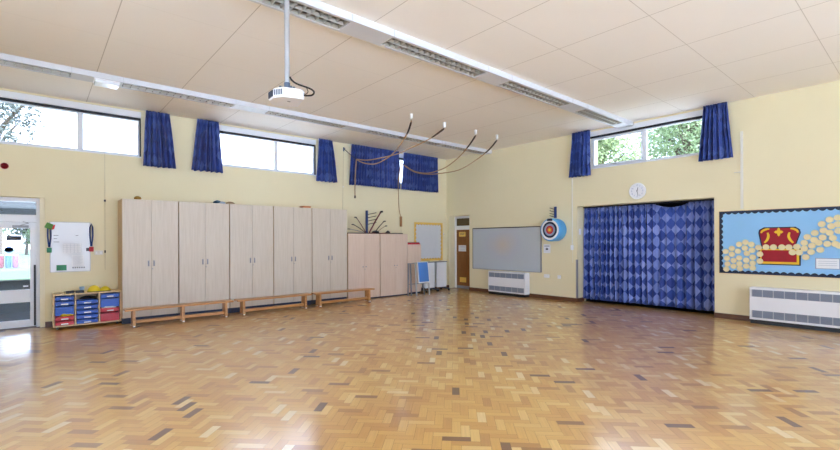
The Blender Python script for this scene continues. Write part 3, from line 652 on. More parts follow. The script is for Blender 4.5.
# things on the tray unit
for x, w, lb in ((-9.74, .1, 'black radio lying on the tray unit, left one of two'), (-9.60, .11, 'black radio lying on the tray unit, next to the pale cup')):
    r = thing('handset', (x, -.36, .62), lb, 'radio', 'black radios on the tray unit')
    MB().box(x-.06, x+.06, -.40, -.30, .62, .662).build('body', M['black'], r, bevel=.006); MB().cyl((x-.06, -.34, .645), (x-.085, -.33, .645), .008, n=8).build('aerial', M['black'], r)
    MB().cyl((x+.03, -.365, .662), (x+.03, -.365, .670), .012, n=12).build('dial', M['dgrey'], r)
tag(MB().lathe((-9.565, -.26, .62), [(.03, 0), (.04, .1), (.037, .1), (.028, .004)], 18).build('plastic_cup', M['cup'], smooth=True), 'pale blue plastic cup on the tray unit', 'cup')
for x, h, rr, lb in ((-9.39, .115, .105, 'taller stack of yellow dome cones on the tray unit'), (-9.22, .085, .09, 'lower stack of yellow dome cones at the right end of the tray unit')):
    r = thing('marker_cones', (x, -.30, .62), lb, 'cones', 'yellow cones on the tray unit')
    MB().cyl((x, -.30, .62), (x, -.30, .632), rr, n=24).build('base_ring', M['black'], r)
    MB().lathe((x, -.30, .632), [(rr, 0), (rr*.98, .012), (rr*.82, h*.45), (rr*.5, h*.78), (rr*.22, h*.9), (rr*.2, h*.86)], 24).build('domes', M['yellow'], r, smooth=True)

# ------------------------------------------------------------------ back wall: whiteboard and small things
r = thing('wall_whiteboard', (-9.72, 0, 1.0), 'small upright whiteboard with papers on the wall above the tray unit', 'whiteboard')
B1(-10.0, -9.43, -.016, 0, 1.0, 1.9).build('panel', M['wboard'], r)
f = MB().box(-10.012, -9.418, -.02, 0, 1.9, 1.912).box(-10.012, -9.418, -.02, 0, .988, 1.0).box(-10.012, -10.0, -.02, 0, 1.0, 1.9).box(-9.43, -9.418, -.02, 0, 1.0, 1.9)
f.build('frame', M['lgrey'], r)
B1(-9.83, -9.55, -.018, -.016, 1.33, 1.52).build('timetable_sheet', M['paper'], r)
g = MB()
for z in (1.34, 1.375, 1.41, 1.445, 1.48, 1.51): g.box(-9.825, -9.555, -.019, -.018, z-.002, z+.002)
for i in range(6): g.box(-9.825+i*.0537, -9.821+i*.0537, -.019, -.018, 1.338, 1.512)
g.build('timetable_grid', M['fadedink'], r)
B1(-9.70, -9.52, -.018, -.016, 1.10, 1.30).build('letter_sheet', M['paper'], r); g = MB()
for i in range(9): g.box(-9.685, -9.535-.02*(i % 3), -.019, -.018, 1.275-i*.019, 1.279-i*.019)
g.build('letter_print', M['fadedink'], r)
B1(-9.92, -9.775, -.02, -.016, 1.02, 1.12).build('green_card', M['green'], r)
g = MB()
for i in range(6): g.box(-9.69+i*.033, -9.672+i*.033, -.019, -.016, 1.052, 1.074)
for z, w in ((1.66, .07), (1.60, .05), (1.54, .08)): g.box(-9.96, -9.96+w, -.017, -.016, z, z+.008)
g.box(-9.64, -9.60, -.017, -.016, 1.66, 1.668)
g.build('magnetic_letters', M['ink'], r)
def lanyard(x, zt, zb, lb, tagm, top):
    r = thing('lanyard', (x, -.03, zb), lb, 'lanyard', 'lanyards hanging on the small whiteboard')
    MB().cyl((x, -.045, zt), (x, 0, zt), .006, n=8).build('hook', M['lgrey'], r)
    MB().tube([(x-.005, -.03, zb+.1), (x-.022, -.03, zb+.3), (x-.02, -.03, zt-.06), (x, -.03, zt+.008), (x+.02, -.03, zt-.06), (x+.022, -.03, zb+.3), (x+.005, -.03, zb+.1)], .013, 6).build('ribbon', M['lanyard'], r, smooth=True)
    MB().box(x-.035, x+.035, -.037, -.025, zb, zb+.09).build('badge', M[tagm], r, bevel=.004)
    if top:
        MB().prism([(-.07, -.02), (.03, -.07), (.06, .03), (-.03, .07)], lambda a, b: (x+a, -.052, zt-.06+b), lambda a, b: (x+a, -.042, zt-.06+b)).build('green_pennant', M['leafgreen'], r)
        MB().prism([(.0, -.08), (.07, -.05), (.085, .03), (.02, .0)], lambda a, b: (x+a, -.042, zt-.06+b), lambda a, b: (x+a, -.036, zt-.06+b)).build('red_pennant', M['red'], r)
    else: MB().box(x-.08, x-.03, -.03, -.018, zb+.01, zb+.07).build('key', M['ink'], r)
lanyard(-10.02, 1.89, 1.35, 'blue lanyard with green and red pennants hanging at the whiteboard left edge', 'green', True)
lanyard(-9.405, 1.88, 1.36, 'blue lanyard with a red badge hanging at the whiteboard right edge', 'red', False)
def plate(x, z, w, h, lb, name, cat):
    r = thing(name, (x, 0, z-h/2), lb, cat); B1(x-w/2, x+w/2, -.012, 0, z-h/2, z+h/2).build('face_plate', M['conduit'], r, bevel=.004)
    for q in ((-.25, .25) if w > .1 else (0,)): B1(x+q*w-.012, x+q*w+.012, -.017, -.012, z-.02, z+.02).build('rocker', M['label'], r)
plate(-9.29, 1.335, .14, .085, 'cream double wall switch right of the small whiteboard', 'wall_switch', 'switch')
r = thing('blind_cord', (-9.19, 0, 1.0), 'thin pull cord with a black toggle hanging on the wall left of the cupboards', 'cord')
MB().cyl((-9.19, -.012, 1.0), (-9.19, -.012, 3.26), .004, n=6).build('cord', M['cord'], r)
B1(-9.20, -9.18, -.02, 0, 1.33, 1.38).build('toggle', M['black'], r); B1(-9.205, -9.175, -.016, 0, 2.32, 2.36).build('clip', M['ink'], r)
r = thing('fire_sounder', (-10.61, 0, 2.80), 'dark red fire alarm dome on the wall above the glazed door', 'fire alarm')
MB().cyl((-10.61, 0, 2.86), (-10.61, -.02, 2.86), .055, n=20).build('base', M['red'], r)
dm = MB(); n = 20
prof = [(.05, 0), (.048, .03), (.036, .052), (.015, .062), (.002, .064)]
dm.add([(-10.61+rr*math.cos(2*PI*k/n), -.02-h, 2.86+rr*math.sin(2*PI*k/n)) for rr, h in prof for k in range(n)], [(i*n+k, i*n+(k+1)%n, (i+1)*n+(k+1)%n, (i+1)*n+k) for i in range(len(prof)-1) for k in range(n)]+[tuple((len(prof)-1)*n+k for k in range(n))])
dm.build('dome', M['deepred'], r, smooth=True)

# yellow-bordered notice board
def scallop_frame(axis, a0, a1, z0, z1, w, pitch, d0, d1, mat, name, parent, bump):
    mb = MB(); P = (lambda a, k, z: (a, k, z)) if axis == 'x' else (lambda a, k, z: (k, a, z))
    def strip(p0, p1, inn):
        p0 = Vector(p0); p1 = Vector(p1); inn = Vector(inn); L = (p1-p0).length; t = (p1-p0)/L; n = max(1, round(L/pitch)); pts = []
        for i in range(n):
            for k in range(5):
                s = (i+k/5)/n; q = p0+t*L*s+inn*(w+bump*math.sin(PI*k/5)); pts.append((q.x, q.y))
        e = p1+inn*w; pts.append((e.x, e.y)); pts += [(p1.x, p1.y), (p0.x, p0.y)]
        mb.prism(pts, lambda a, z: P(a, d0, z), lambda a, z: P(a, d1, z))
    strip((a0, z1), (a1, z1), (0, -1)); strip((a0, z0), (a1, z0), (0, 1)); strip((a0, z0+w), (a0, z1-w), (1, 0)); strip((a1, z0+w), (a1, z1-w), (-1, 0))
    return mb.build(name, M[mat], parent)
r = thing('notice_board', (-.8, 0, .92), 'empty grey notice board with golden scalloped border near the corner', 'notice board')
B1(-1.40, -.20, -.018, -.003, .92, 2.12).build('backing', M['pin'], r)
scallop_frame('x', -1.40, -.20, .92, 2.12, .05, .12, -.021, -.018, 'amber', 'border_edge', r, .035)
scallop_frame('x', -1.40, -.20, .92, 2.12, .045, .12, -.024, -.021, 'goldborder', 'border', r, .022)
r = thing('wall_sensor', (-.14, 0, 1.74), 'tiny white sensor on the wall right of the golden notice board', 'sensor'); B1(-.155, -.12, -.015, 0, 1.74, 1.79).build('case', M['label'], r, bevel=.003); B1(-.15, -.125, -.018, -.015, 1.75, 1.765).build('window', M['ink'], r)

# mobile folding tables and the folded easel
def ftable(x0, x1, lb):
    r = thing('folding_table', ((x0+x1)/2, -.45, 0), lb, 'folding table', 'folded tables on castors'); y = -.42
    for k, yy in ((0, y-.09), (1, y+.05)): B1(x0+.03, x1-.03, yy, yy+.022, .12, .885).build('table_top', M['wboard'], r, bevel=.006)
    B1(x0, x1, y-.1, y+.08, .885, .905).build('top_rail', M['dgrey'], r, bevel=.004)
    for x in (x0+.012, x1-.012):
        p = MB().box(x-.012, x+.012, y-.03, y+.01, .075, .885); p.build('post', M['dgrey'], r)
        ft = MB().box(x-.014, x+.014, y-.2, y+.2, .055, .08).build('foot_bar', M['dgrey'], r)
        for yy in (y-.18, y+.18): MB().cyl((x-.014, yy, .0275), (x+.014, yy, .0275), .0275, n=14).build('castor', M['black'], ft)
    hb = MB().tube([((x0+x1)/2-.05, y-.01, .905), ((x0+x1)/2-.04, y-.01, .93), ((x0+x1)/2+.04, y-.01, .93), ((x0+x1)/2+.05, y-.01, .905)], .008, 6); hb.build('latch', M['grey'], r)
ftable(-1.42, -.965, 'folded white table on castors, half hidden behind the blue easel'); ftable(-.945, -.47, 'folded white table on castors nearest the room corner')
r = thing('folding_easel', (-1.880, -.92, 0), 'folded grey easel with a blue board leaning by the narrow beige cabinet', 'easel')
P0 = lambda x, z, y: (x, y, z)
for xa, xb, y in ((-2.130, -2.130, -.93), (-1.685, -1.645, -.93)): MB().bar((xa, y, .93), (xb, y-.06, 0), .042, .024).build('leg', M['lgrey'], r)
for xa, xb, y in ((-2.270, -2.300, -.80), (-2.200, -2.180, -.80)): MB().bar((xa, y, .90), (xb, y-.02, 0), .04, .024).build('leg', M['grey'], r)
for xa, xb in ((-2.030, -2.050), (-1.800, -1.760)): MB().bar((xa, -.86, .40), (xb, -.90, 0), .028, .02).build('leg', M['grey'], r)
MB().bar((-2.300, -.80, .90), (-1.700, -.90, .925), .03, .02).build('top_bar', M['grey'], r)
MB().prism([(-2.100, .95), (-1.700, .95), (-1.645, .35), (-2.060, .35)], lambda x, z: (x, -.985+(.95-z)*-.03, z), lambda x, z: (x, -.965+(.95-z)*-.03, z)).build('board_frame', M['label'], r)
MB().prism([(-2.075, .935), (-1.722, .935), (-1.672, .385), (-2.035, .385)], lambda x, z: (x, -.99+(.95-z)*-.03, z), lambda x, z: (x, -.984+(.95-z)*-.03, z)).build('blue_board', M['blueboard'], r)
MB().bar((-2.290, -.81, .32), (-1.670, -.93, .34), .02, .02).build('cross_bar', M['grey'], r)

# ------------------------------------------------------------------ climbing ropes
ropes = [
 ([(-4.24,-3.33,4.03),(-4.21,-3.18,3.85),(-4.16,-2.91,3.69),(-4.09,-2.53,3.53),(-4.02,-2.12,3.45),(-3.91,-1.53,3.43),(-3.79,-.88,3.55),(-3.69,-.35,3.73)], [(-3.70,-.35,3.6),(-3.72,-.35,3.4),(-3.735,-.35,3.0),(-3.735,-.35,2.70)], 'gathered climbing rope farthest left, its loose end hanging below the tie'),
 ([(-3.23,-3.28,4.07),(-3.28,-2.98,3.94),(-3.32,-2.72,3.86),(-3.39,-2.29,3.77),(-3.45,-1.9,3.69),(-3.53,-1.39,3.66),(-3.62,-.8,3.66),(-3.68,-.37,3.735)], None, 'gathered climbing rope second from the left, tied beside the leftmost rope'),
 ([(-2.19,-3.28,4.07),(-2.18,-3.04,3.86),(-2.16,-2.67,3.63),(-2.14,-2.26,3.47),(-2.13,-1.95,3.41),(-2.1,-1.43,3.39),(-2.08,-.87,3.51),(-2.06,-.43,3.72),(-2.05,-.2,3.83)], None, 'gathered climbing rope second from the right, drawn up to the curtain gap'),
 ([(-1.4,-3.28,4.07),(-1.45,-3.03,3.84),(-1.54,-2.63,3.61),(-1.64,-2.16,3.43),(-1.76,-1.56,3.40),(-1.85,-1.15,3.42),(-1.94,-.71,3.52),(-2.01,-.37,3.72),(-2.04,-.2,3.84)], None, 'gathered climbing rope farthest right, nearest the right wall')]
def smooth_pts(pts, k=5):
    P = [Vector(p) for p in pts]; out = []
    for i in range(len(P)-1):
        a, b, c_, d_ = P[max(i-1, 0)], P[i], P[i+1], P[min(i+2, len(P)-1)]
        for j in range(k):
            t = j/k; out.append(.5*((2*b)+(c_-a)*t+(2*a-5*b+4*c_-d_)*t*t+(3*b-a-3*c_+d_)*t**3))
    return out+[P[-1]]
for pts, tail, lb in ropes:
    x0, y0 = pts[0][0], pts[0][1]
    br = thing('rope_bracket', (x0, y0, H-.13), 'white ceiling bracket holding the %s' % {0: 'leftmost climbing rope', 1: 'second climbing rope from the left', 2: 'third climbing rope from the left', 3: 'rightmost climbing rope'}[[q[2] for q in ropes].index(lb)], 'bracket', 'ceiling brackets of the climbing ropes')
    B1(x0-.028, x0+.028, y0-.028, y0+.028, H-.008, H).build('plate', M['white'], br); B1(x0-.022, x0+.022, y0-.022, y0+.022, H-.10, H-.008).build('stem', M['white'], br, bevel=.003)
    MB().tube([(x0, y0, H-.10), (x0+.018, y0, H-.12), (x0, y0, H-.14), (x0-.018, y0, H-.12), (x0, y0, H-.10)], .005, 6).build('eye', M['lgrey'], br)
    r = thing('climbing_rope', pts[0], lb, 'rope', 'climbing ropes drawn to the back wall'); sp = smooth_pts(pts)
    sp = [Vector((x0, y0, H-.14))]+sp
    MB().tube(sp, .014, 8).build('strand', M['rope'], r, smooth=True)
    MB().tube(sp[1:8], [.017, .021, .022, .021, .021, .019, .017], 8).build('sleeve', M['sleeve'], r, smooth=True)
    if tail: MB().tube(smooth_pts([pts[-1]]+tail), .015, 8).build('tail', M['rope'], r, smooth=True); MB().cyl((tail[-1][0], tail[-1][1], 2.69), (tail[-1][0], tail[-1][1], 2.76), .023, n=8).build('whipping', M['sleeve'], r)
r = thing('wall_hook', (-3.87, 0, 4.0), 'dark wall hook and tie cord at the left end of the gathered ropes', 'hook')
MB().box(-3.89, -3.85, -.012, 0, 3.98, 4.09).tube([(-3.87, -.01, 4.02), (-3.87, -.06, 4.02), (-3.87, -.07, 4.06)], .009, 6).build('hook_plate', M['dgrey'], r)
MB().tube([(-3.87, -.05, 4.03), (-3.78, -.2, 3.87), (-3.69, -.35, 3.73)], .009, 6).build('tie_cord', M['sleeve'], r)
r = thing('pulley_cord', (-1.98, -.1, 1.75), 'pale tie-down cord with a wooden block hanging from the curtain gap', 'cord')
MB().tube(smooth_pts([(-2.05, -.2, 3.83), (-2.08, -.17, 3.55), (-2.12, -.16, 3.28), (-2.12, -.16, 3.05), (-2.08, -.14, 2.5), (-2.0, -.12, 2.26)]), [.016]*10+[.012]*16, 6).build('cord', M['rope'], r, smooth=True)
B1(-2.025, -1.965, -.145, -.095, 1.97, 2.27).build('wood_block', M['block'], r, bevel=.006)
MB().cyl((-1.99, -.12, 1.97), (-1.985, -.12, 1.46), .005, n=6).build('loose_end', M['cord'], r)
MB().box(-2.03, -1.99, -.012, 0, 3.78, 3.88).tube([(-2.01, -.01, 3.86), (-2.02, -.1, 3.87), (-2.045, -.2, 3.84)], .008, 6).build('hook_plate', M['dgrey'], r)
r = thing('hanging_cord', (-3.90, 0, 2.36), 'thin cord running down the wall below the dark rope hook', 'cord')
MB().cyl((-3.915, -.01, 2.36), (-3.88, -.01, 3.98), .005, n=6).build('cord', M['cord'], r); B1(-3.905, -3.875, -.014, 0, 3.0, 3.03).build('clip', M['label'], r)

# ------------------------------------------------------------------ ceiling trunking and louvre lights
def trunking(y0, y1, x0, runs, blanks, lbt, lbs, opal=None):
    zb = 4.115; t = thing('lighting_trunking', ((x0)/2, (y0+y1)/2, zb), lbt, 'trunking', 'white lighting trunking runs'); x1 = -.002
    b = MB().box(x0, x1, y0, y0+.03, zb, H).box(x0, x1, y1-.03, y1, zb, H).box(x0, x1, y0+.03, y1-.03, H-.035, H)
    b.build('housing', M['trunk'], t)
    for a, c_ in blanks: B1(a, c_, y0+.03, y1-.03, zb, zb+.02).build('blank_cover', M['trunk'], t)
    j = MB()
    for a, c_ in blanks:
        for x in (a, c_): j.box(x-.004, x+.004, y0-.003, y0, zb, H)
    if j.v: j.build('joint_cover', M['lgrey'], t)
    for (a, c_), lb in zip(runs, lbs):
        r = thing('louvre_light', ((a+c_)/2, (y0+y1)/2, zb), lb, 'light', 'louvred ceiling lights')
        B1(a, c_, y0+.032, y1-.032, zb+.045, zb+.05).build('reflector', M['refl'], r)
        l = MB(); m = (y0+y1)/2; ya, yb = y0+.05, y1-.05
        for yy in (ya, m, yb): l.prism([(-.012, .042), (.012, .042), (.003, .002), (-.003, .002)], lambda p, z: (a+.01, yy+p, zb+z), lambda p, z: (c_-.01, yy+p, zb+z))
        n = int((c_-a)/.105); st = (c_-a-.04)/n
        for k in range(n+1):
            x = a+.02+k*st; l.prism([(-.010, .042), (.010, .042), (.003, .004), (-.003, .004)], lambda p, z: (x+p, ya, zb+z), lambda p, z: (x+p, yb, zb+z))
        l.build('louvre', M['louvre'], r)
        fr = MB().box(a, c_, y0+.03, y0+.042, zb, zb+.045).box(a, c_, y1-.042, y1-.03, zb, zb+.045); fr.build('rim', M['trunk'], r)
        for q, k in ((-.055, 1), (.055, 2)): MB().cyl((a+.08, m+q*1.1, zb+.043) if False else (a+.1, m+q, zb+.0455), (c_-.1, m+q, zb+.0455), .008, n=8).build('lamp_tube', M['lgrey'], r)
trunking(-1.94, -1.62, -13.6, [(-11.6, -9.78), (-9.12, -7.35), (-6.71, -4.92), (-4.30, -2.02), (-1.90, -.22)], [(-13.5, -11.6), (-9.78, -9.12), (-7.35, -6.71), (-4.92, -4.30), (-2.02, -1.90), (-.22, -.01)],
         'white lighting trunking along the ceiling nearer the back wall',
         ['louvred ceiling light above the glazed door, leftmost of the rear run', 'louvred ceiling light right of the glossy emergency light on the rear run', 'louvred ceiling light behind the projector on the rear run', 'long louvred ceiling light left of the hanging ropes on the rear run', 'louvred ceiling light nearest the right wall on the rear run'])
trunking(-6.05, -5.71, -13.6, [(-11.1, -9.4), (-9.3, -7.38), (-6.76, -4.95), (-4.38, -2.55), (-2.0, -.42)], [(-13.5, -11.1), (-9.4, -9.3), (-7.38, -6.76), (-4.95, -4.38), (-2.55, -2.0), (-.42, -.01)],
         'white lighting trunking along the ceiling nearer the camera',
         ['louvred ceiling light farthest left on the near run', 'louvred ceiling light crossed by the projector pole on the near run', 'louvred ceiling light in the middle of the near run', 'louvred ceiling light second from the right wall on the near run', 'louvred ceiling light above the tree window on the near run'])
r = thing('emergency_light', (-9.35, -1.78, 4.05), 'glossy white emergency light fixed under the rear trunking above the left window', 'light')
B1(-9.50, -9.16, -1.92, -1.66, 4.095, 4.115).build('base', M['whitem'], r); B1(-9.49, -9.17, -1.91, -1.67, 4.055, 4.095).build('diffuser', M['opal'], r, bevel=.01)

# ------------------------------------------------------------------ projector on its pole
PX, PY = -8.225, -6.14
r = thing('projector_mount', (PX, PY, 3.10), 'white ceiling pole carrying the projector', 'projector mount')
MB().cyl((PX, PY, 3.17), (PX, PY, H), .026, n=20).build('pole', M['alu'], r, smooth=True)
MB().cyl((PX, PY, H-.02), (PX, PY, H), .09, n=24).build('ceiling_plate', M['white'], r)
rt = Vector((math.cos(YAW), -math.sin(YAW), 0)); aw = Vector((math.sin(YAW), math.cos(YAW), 0))
q = MB().cyl((PX, PY, 3.12), (PX, PY, 3.17), .03, n=16)
for s_ in (-1, 1): q.bar(Vector((PX, PY, 3.115))+rt*.055*s_+aw*-.06, Vector((PX, PY, 3.115))+rt*.055*s_+aw*.12, .02, .012)
q.bar(Vector((PX, PY, 3.12))-rt*.08, Vector((PX, PY, 3.12))+rt*.08, .03, .014)
q.build('bracket', M['dgrey'], r)
r = thing('projector', (PX, PY, 3.0), 'white projector hanging from the ceiling pole', 'projector')
O = Vector((PX, PY, 0))-rt*.02-aw*.09
poly = [(-.025, 0), (.165, .03), (.185, .07), (.12, .34), (-.11, .36), (-.16, .30), (-.175, .19), (-.12, .06)]
CA, SA = math.cos(.26), math.sin(.26)
L_ = lambda a, b, z: tuple(O+rt*(a*CA-b*SA+.03)+aw*(a*SA+b*CA)+Vector((0, 0, z)))
MB().prism(poly, lambda a, b: L_(a*.95, b*.97+.004, 3.0), lambda a, b: L_(a, b, 3.015)).build('underside', M['whitem'], r)
MB().prism(poly, lambda a, b: L_(a, b, 3.015), lambda a, b: L_(a, b, 3.085)).prism(poly, lambda a, b: L_(a, b, 3.085), lambda a, b: L_(a*.9, b*.94+.008, 3.10)).build('body', M['whitem'], r)
g = MB(); p0, p1 = Vector((-.12, .06)), Vector((-.025, 0)); nn = Vector((p1-p0)); nrm = Vector((-(p1-p0).y*-1, 0))
dirv = (p1-p0).normalized(); out = Vector((dirv.y, -dirv.x))
for k in range(5):
    c0 = p0+dirv*(.014+k*.021); a = c0+out*-.002; b = c0+out*.002
    g.prism([tuple(c0-dirv*.006-out*.002), tuple(c0+dirv*.006-out*.002), tuple(c0+dirv*.006+out*.003), tuple(c0-dirv*.006+out*.003)], lambda a, b: L_(a, b, 3.025), lambda a, b: L_(a, b, 3.08))
g.build('vent', M['dgrey'], r)
p0, p1 = Vector((-.175, .19)), Vector((-.12, .06)); dirv = (p1-p0).normalized(); out = Vector((dirv.y, -dirv.x))
a, b = p0+dirv*.012, p1-dirv*.012
MB().prism([tuple(a-out*.003), tuple(b-out*.003), tuple(b+out*.008), tuple(a+out*.008)], lambda a, b: L_(a, b, 3.018), lambda a, b: L_(a, b, 3.082)).build('lens', M['lens'], r)
MB().box(-8.20, -8.17, -6.10, -6.08, 2.997, 3.0).build('badge', M['grey'], r)
r = thing('projector_cable', (PX+.1, PY-.05, 3.05), 'black cable looping from the pole to the projector right side', 'cable')
pt = lambda a, b, z: tuple(Vector((PX, PY, z))+rt*a+aw*b)
MB().tube(smooth_pts([pt(.03, -.0, 3.23), pt(.06, -.02, 3.185), pt(.12, -.03, 3.145), pt(.20, -.02, 3.12), pt(.255, 0, 3.10), pt(.275, .01, 3.075), pt(.25, .02, 3.05), pt(.19, .02, 3.045), pt(.145, .02, 3.05)]), .009, 8).build('lead', M['black'], r, smooth=True)
MB().tube(smooth_pts([pt(.20, -.02, 3.12), pt(.215, 0, 3.08), pt(.19, .01, 3.058), pt(.15, .01, 3.065)]), .004, 6).build('thin_lead', M['black'], r, smooth=True)

# ------------------------------------------------------------------ right wall: display panel, heater, target
r = thing('wall_display_panel', (0, -2.41, .7), 'wide grey wall panel with a soft blurred picture above the small heater', 'display panel')
B1(-.032, 0, -3.61, -1.20, .70, 1.90).build('panel', M['blur'], r)
t = MB().box(-.037, 0, -3.615, -1.185, 1.90, 1.925).box(-.037, 0, -1.20, -1.185, .70, 1.90); t.build('dark_trim', M['black'], r)
MB().box(-.036, 0, -3.635, -3.61, .69, 1.925).box(-.036, 0, -3.61, -1.185, .685, .70).build('edge_trim', M['grey'], r)
def heater(y0, y1, lb, nd):
    r = thing('convector_heater', (-.1, (y0+y1)/2, 0), lb, 'heater', 'white convector heaters on the right wall'); d = .22
    B1(-d, -.021, y0, y1, .075, .665).build('case', M['whitem'], r, bevel=.006)
    B1(-d+.02, -.025, y0+.01, y1-.01, 0, .075).build('plinth', M['black'], r)
    for z0, z1 in ((.495, .625), (.115, .245)):
        g = B1(-d-.003, -d+.002, y0+.04, y1-.04, z0, z1); n = 9
        for k in range(n): zz = z0+.008+(z1-z0-.016)*k/(n-1); g.box(-d-.008, -d-.003, y0+.04, y1-.04, zz-.003, zz+.003, 1)
        for k in range(nd+1): yy = y0+.04+(y1-y0-.08)*k/nd; g.box(-d-.009, -d-.003, yy-.006, yy+.006, z0, z1, 2)
        g.build('grille', [M['heat1'], M['heat2'], M['lgrey']], r)
heater(-3.26, -1.96, 'short white convector heater below the wide grey wall panel', 6); heater(-10.2, -8.24, 'long white convector heater below the treasure chest display', 12)
# target tub
r = thing('target_tub', (-.17, -4.09, 1.52), 'sky blue round tub with a target face hung on the wall', 'target')
cy_, cz_ = -4.09, 1.81
MB().lathe((0, cy_, cz_), [(.24, .005), (.29, .015), (.295, .28), (.285, .305), (.255, .318)], 40, axis='x').build('tub', M['skyblue'], r, smooth=True)
def disc(rad, x0, x1, m, nm, rr=0):
    mb = MB(); n = 40
    if rr: mb.lathe((0, cy_, cz_), [(rr, x0), (rad, x0), (rad, x1), (rr, x1), (rr, x0)], n, axis='x'); mb.f = [f for f in mb.f if len(f) == 4]; mb.mi = mb.mi[:len(mb.f)]
    else: mb.cyl((-x0, cy_, cz_), (-x1, cy_, cz_), rad, n=n)
    mb.build(nm, M[m], r)
disc(.255, .316, .320, 'label', 'white_ring'); disc(.205, .320, .323, 'navyborder', 'black_ring'); disc(.155, .323, .326, 'tgrey', 'grey_ring'); disc(.105, .326, .329, 'red', 'red_ring'); disc(.065, .329, .332, 'orange', 'orange_ring'); disc(.035, .332, .335, 'gold', 'gold_ring')
MB().prism([(-.08, .225), (.08, .225), (.065, .285), (-.065, .285)], lambda a, b: (-.315, cy_+a, cz_+b), lambda a, b: (-.325, cy_+a, cz_+b)).build('handle', M['navyborder'], r)
r = thing('peg_rack', (-.02, -4.06, 2.12), 'blue peg rail with black pegs on the wall above the target tub', 'peg rack')
B1(-.05, 0, -4.09, -4.04, 2.12, 2.41).build('rail', M['lanyard'], r, bevel=.003)
for z in (2.35, 2.28, 2.21, 2.15): MB().cyl((-.04, -4.065, z-.01), (-.27, -4.06, z+.02), .008, n=8).build('peg', M['black'], r, smooth=True)
r = thing('wall_notice', (0, -3.79, 1.21), 'small white paper notice on the wall below the target tub', 'notice')
B1(-.003, 0, -3.90, -3.69, 1.21, 1.44).build('sheet', M['paper'], r); pr = MB().box(-.005, -.003, -3.87, -3.72, 1.385, 1.40).box(-.005, -.003, -3.83, -3.76, 1.29, 1.33).box(-.005, -.003, -3.82, -3.77, 1.335, 1.345); pr.build('print', M['ink'], r)
def socket(y, z, w, lb):
    r = thing('wall_socket', (0, y, z-.045), lb, 'socket'); B1(-.022, 0, y-w/2, y+w/2, z-.045, z+.045).build('face_plate', M['label'], r, bevel=.004)
    for q in ((-.045, .045) if w > .1 else (0,)): B1(-.026, -.022, y+q-.012, y+q+.012, z+.012, z+.028).build('rocker', M['conduit'], r)
socket(-3.79, .605, .16, 'white double wall socket below the paper notice'); socket(-4.16, .60, .09, 'white single wall socket below the target tub')
r = thing('switch_conduit', (0, -4.53, 1.05), 'white wall conduit with a pull switch left of the curtained recess', 'conduit')
B1(-.014, 0, -4.545, -4.52, 1.42, H-.001).build('conduit', M['conduit'], r); B1(-.035, 0, -4.565, -4.50, 1.30, 1.42).build('switch_box', M['label'], r, bevel=.005)
MB().cyl((-.02, -4.55, .98), (-.02, -4.55, 1.30), .004, n=6).build('pull_cord', M['label'], r)
tag(MB().box(-.006, .0, -4.66, -4.625, .1, 1.06).box(-.006, .035, -4.666, -4.66, .1, 1.06).build('corner_guard', M['grey']), 'grey metal corner guard on the left edge of the curtained recess', 'corner guard')
tag(B1(.09, .18, -4.664, -4.66, 1.68, 1.83).build('reveal_notice', M['paper']), 'small white card on the left reveal of the curtained recess', 'notice')
# clock
r = thing('wall_clock', (0, -6.14, 2.45), 'round white wall clock above the curtained recess', 'clock'); cy_, cz_ = -6.14, 2.635
MB().lathe((0, cy_, cz_), [(.18, 0), (.185, .02), (.178, .042), (.16, .046), (.155, .036)], 40, axis='x').build('rim', M['white'], r, smooth=True)
MB().cyl((-.036, cy_, cz_), (-.038, cy_, cz_), .156, n=40).build('face', M['paper'], r)
def text_mesh(txt, size, fn):
    cu = bpy.data.curves.new('t', 'FONT'); cu.body = txt; cu.size = size; cu.align_x = 'CENTER'; cu.align_y = 'CENTER'
    o = bpy.data.objects.new('t', cu); col.objects.link(o); bpy.context.view_layer.update()
    me = bpy.data.meshes.new_from_object(o.evaluated_get(bpy.context.evaluated_depsgraph_get()))
    vs = [fn(v.co.x, v.co.y) for v in me.vertices]; fs = [tuple(p.vertices) for p in me.polygons]
    bpy.data.objects.remove(o); bpy.data.curves.remove(cu); bpy.data.meshes.remove(me); return vs, fs
nm = MB()
for h in range(1, 13):
    a = 2*PI*h/12; vs, fs = text_mesh(str(h), .052, lambda x, y: (-.0392, cy_-(math.sin(a)*.122+x), cz_+math.cos(a)*.122+y)); nm.add(vs, fs)
nm.build('numerals', M['tgrey'], r)
def hand(ang, L, w, x, nm_):
    a = math.radians(ang); MB().bar((x, cy_+math.sin(a)*.02, cz_-math.cos(a)*.02), (x, cy_-math.sin(a)*L, cz_+math.cos(a)*L), w, .002, up=(1, 0, 0)).build(nm_, M['ink'], r)
hand(14, .08, .011, -.0415, 'hour_hand'); hand(168, .115, .008, -.044, 'minute_hand'); MB().cyl((-.038, cy_, cz_), (-.047, cy_, cz_), .01, n=12).build('hub', M['ink'], r)
# white trunking above the display board
r = thing('wall_trunking', (0, -8.08, 2.13), 'white vertical wall trunking running down to the display board', 'conduit')
B1(-.02, 0, -8.10, -8.06, 2.13, 3.60).build('trunking', M['conduit'], r); MB().box(-.03, 0, -8.06, -8.03, 2.82, 2.84).cyl((-.02, -8.03, 2.83), (-.02, -7.96, 2.83), .008, n=8).build('side_clip', M['conduit'], r)

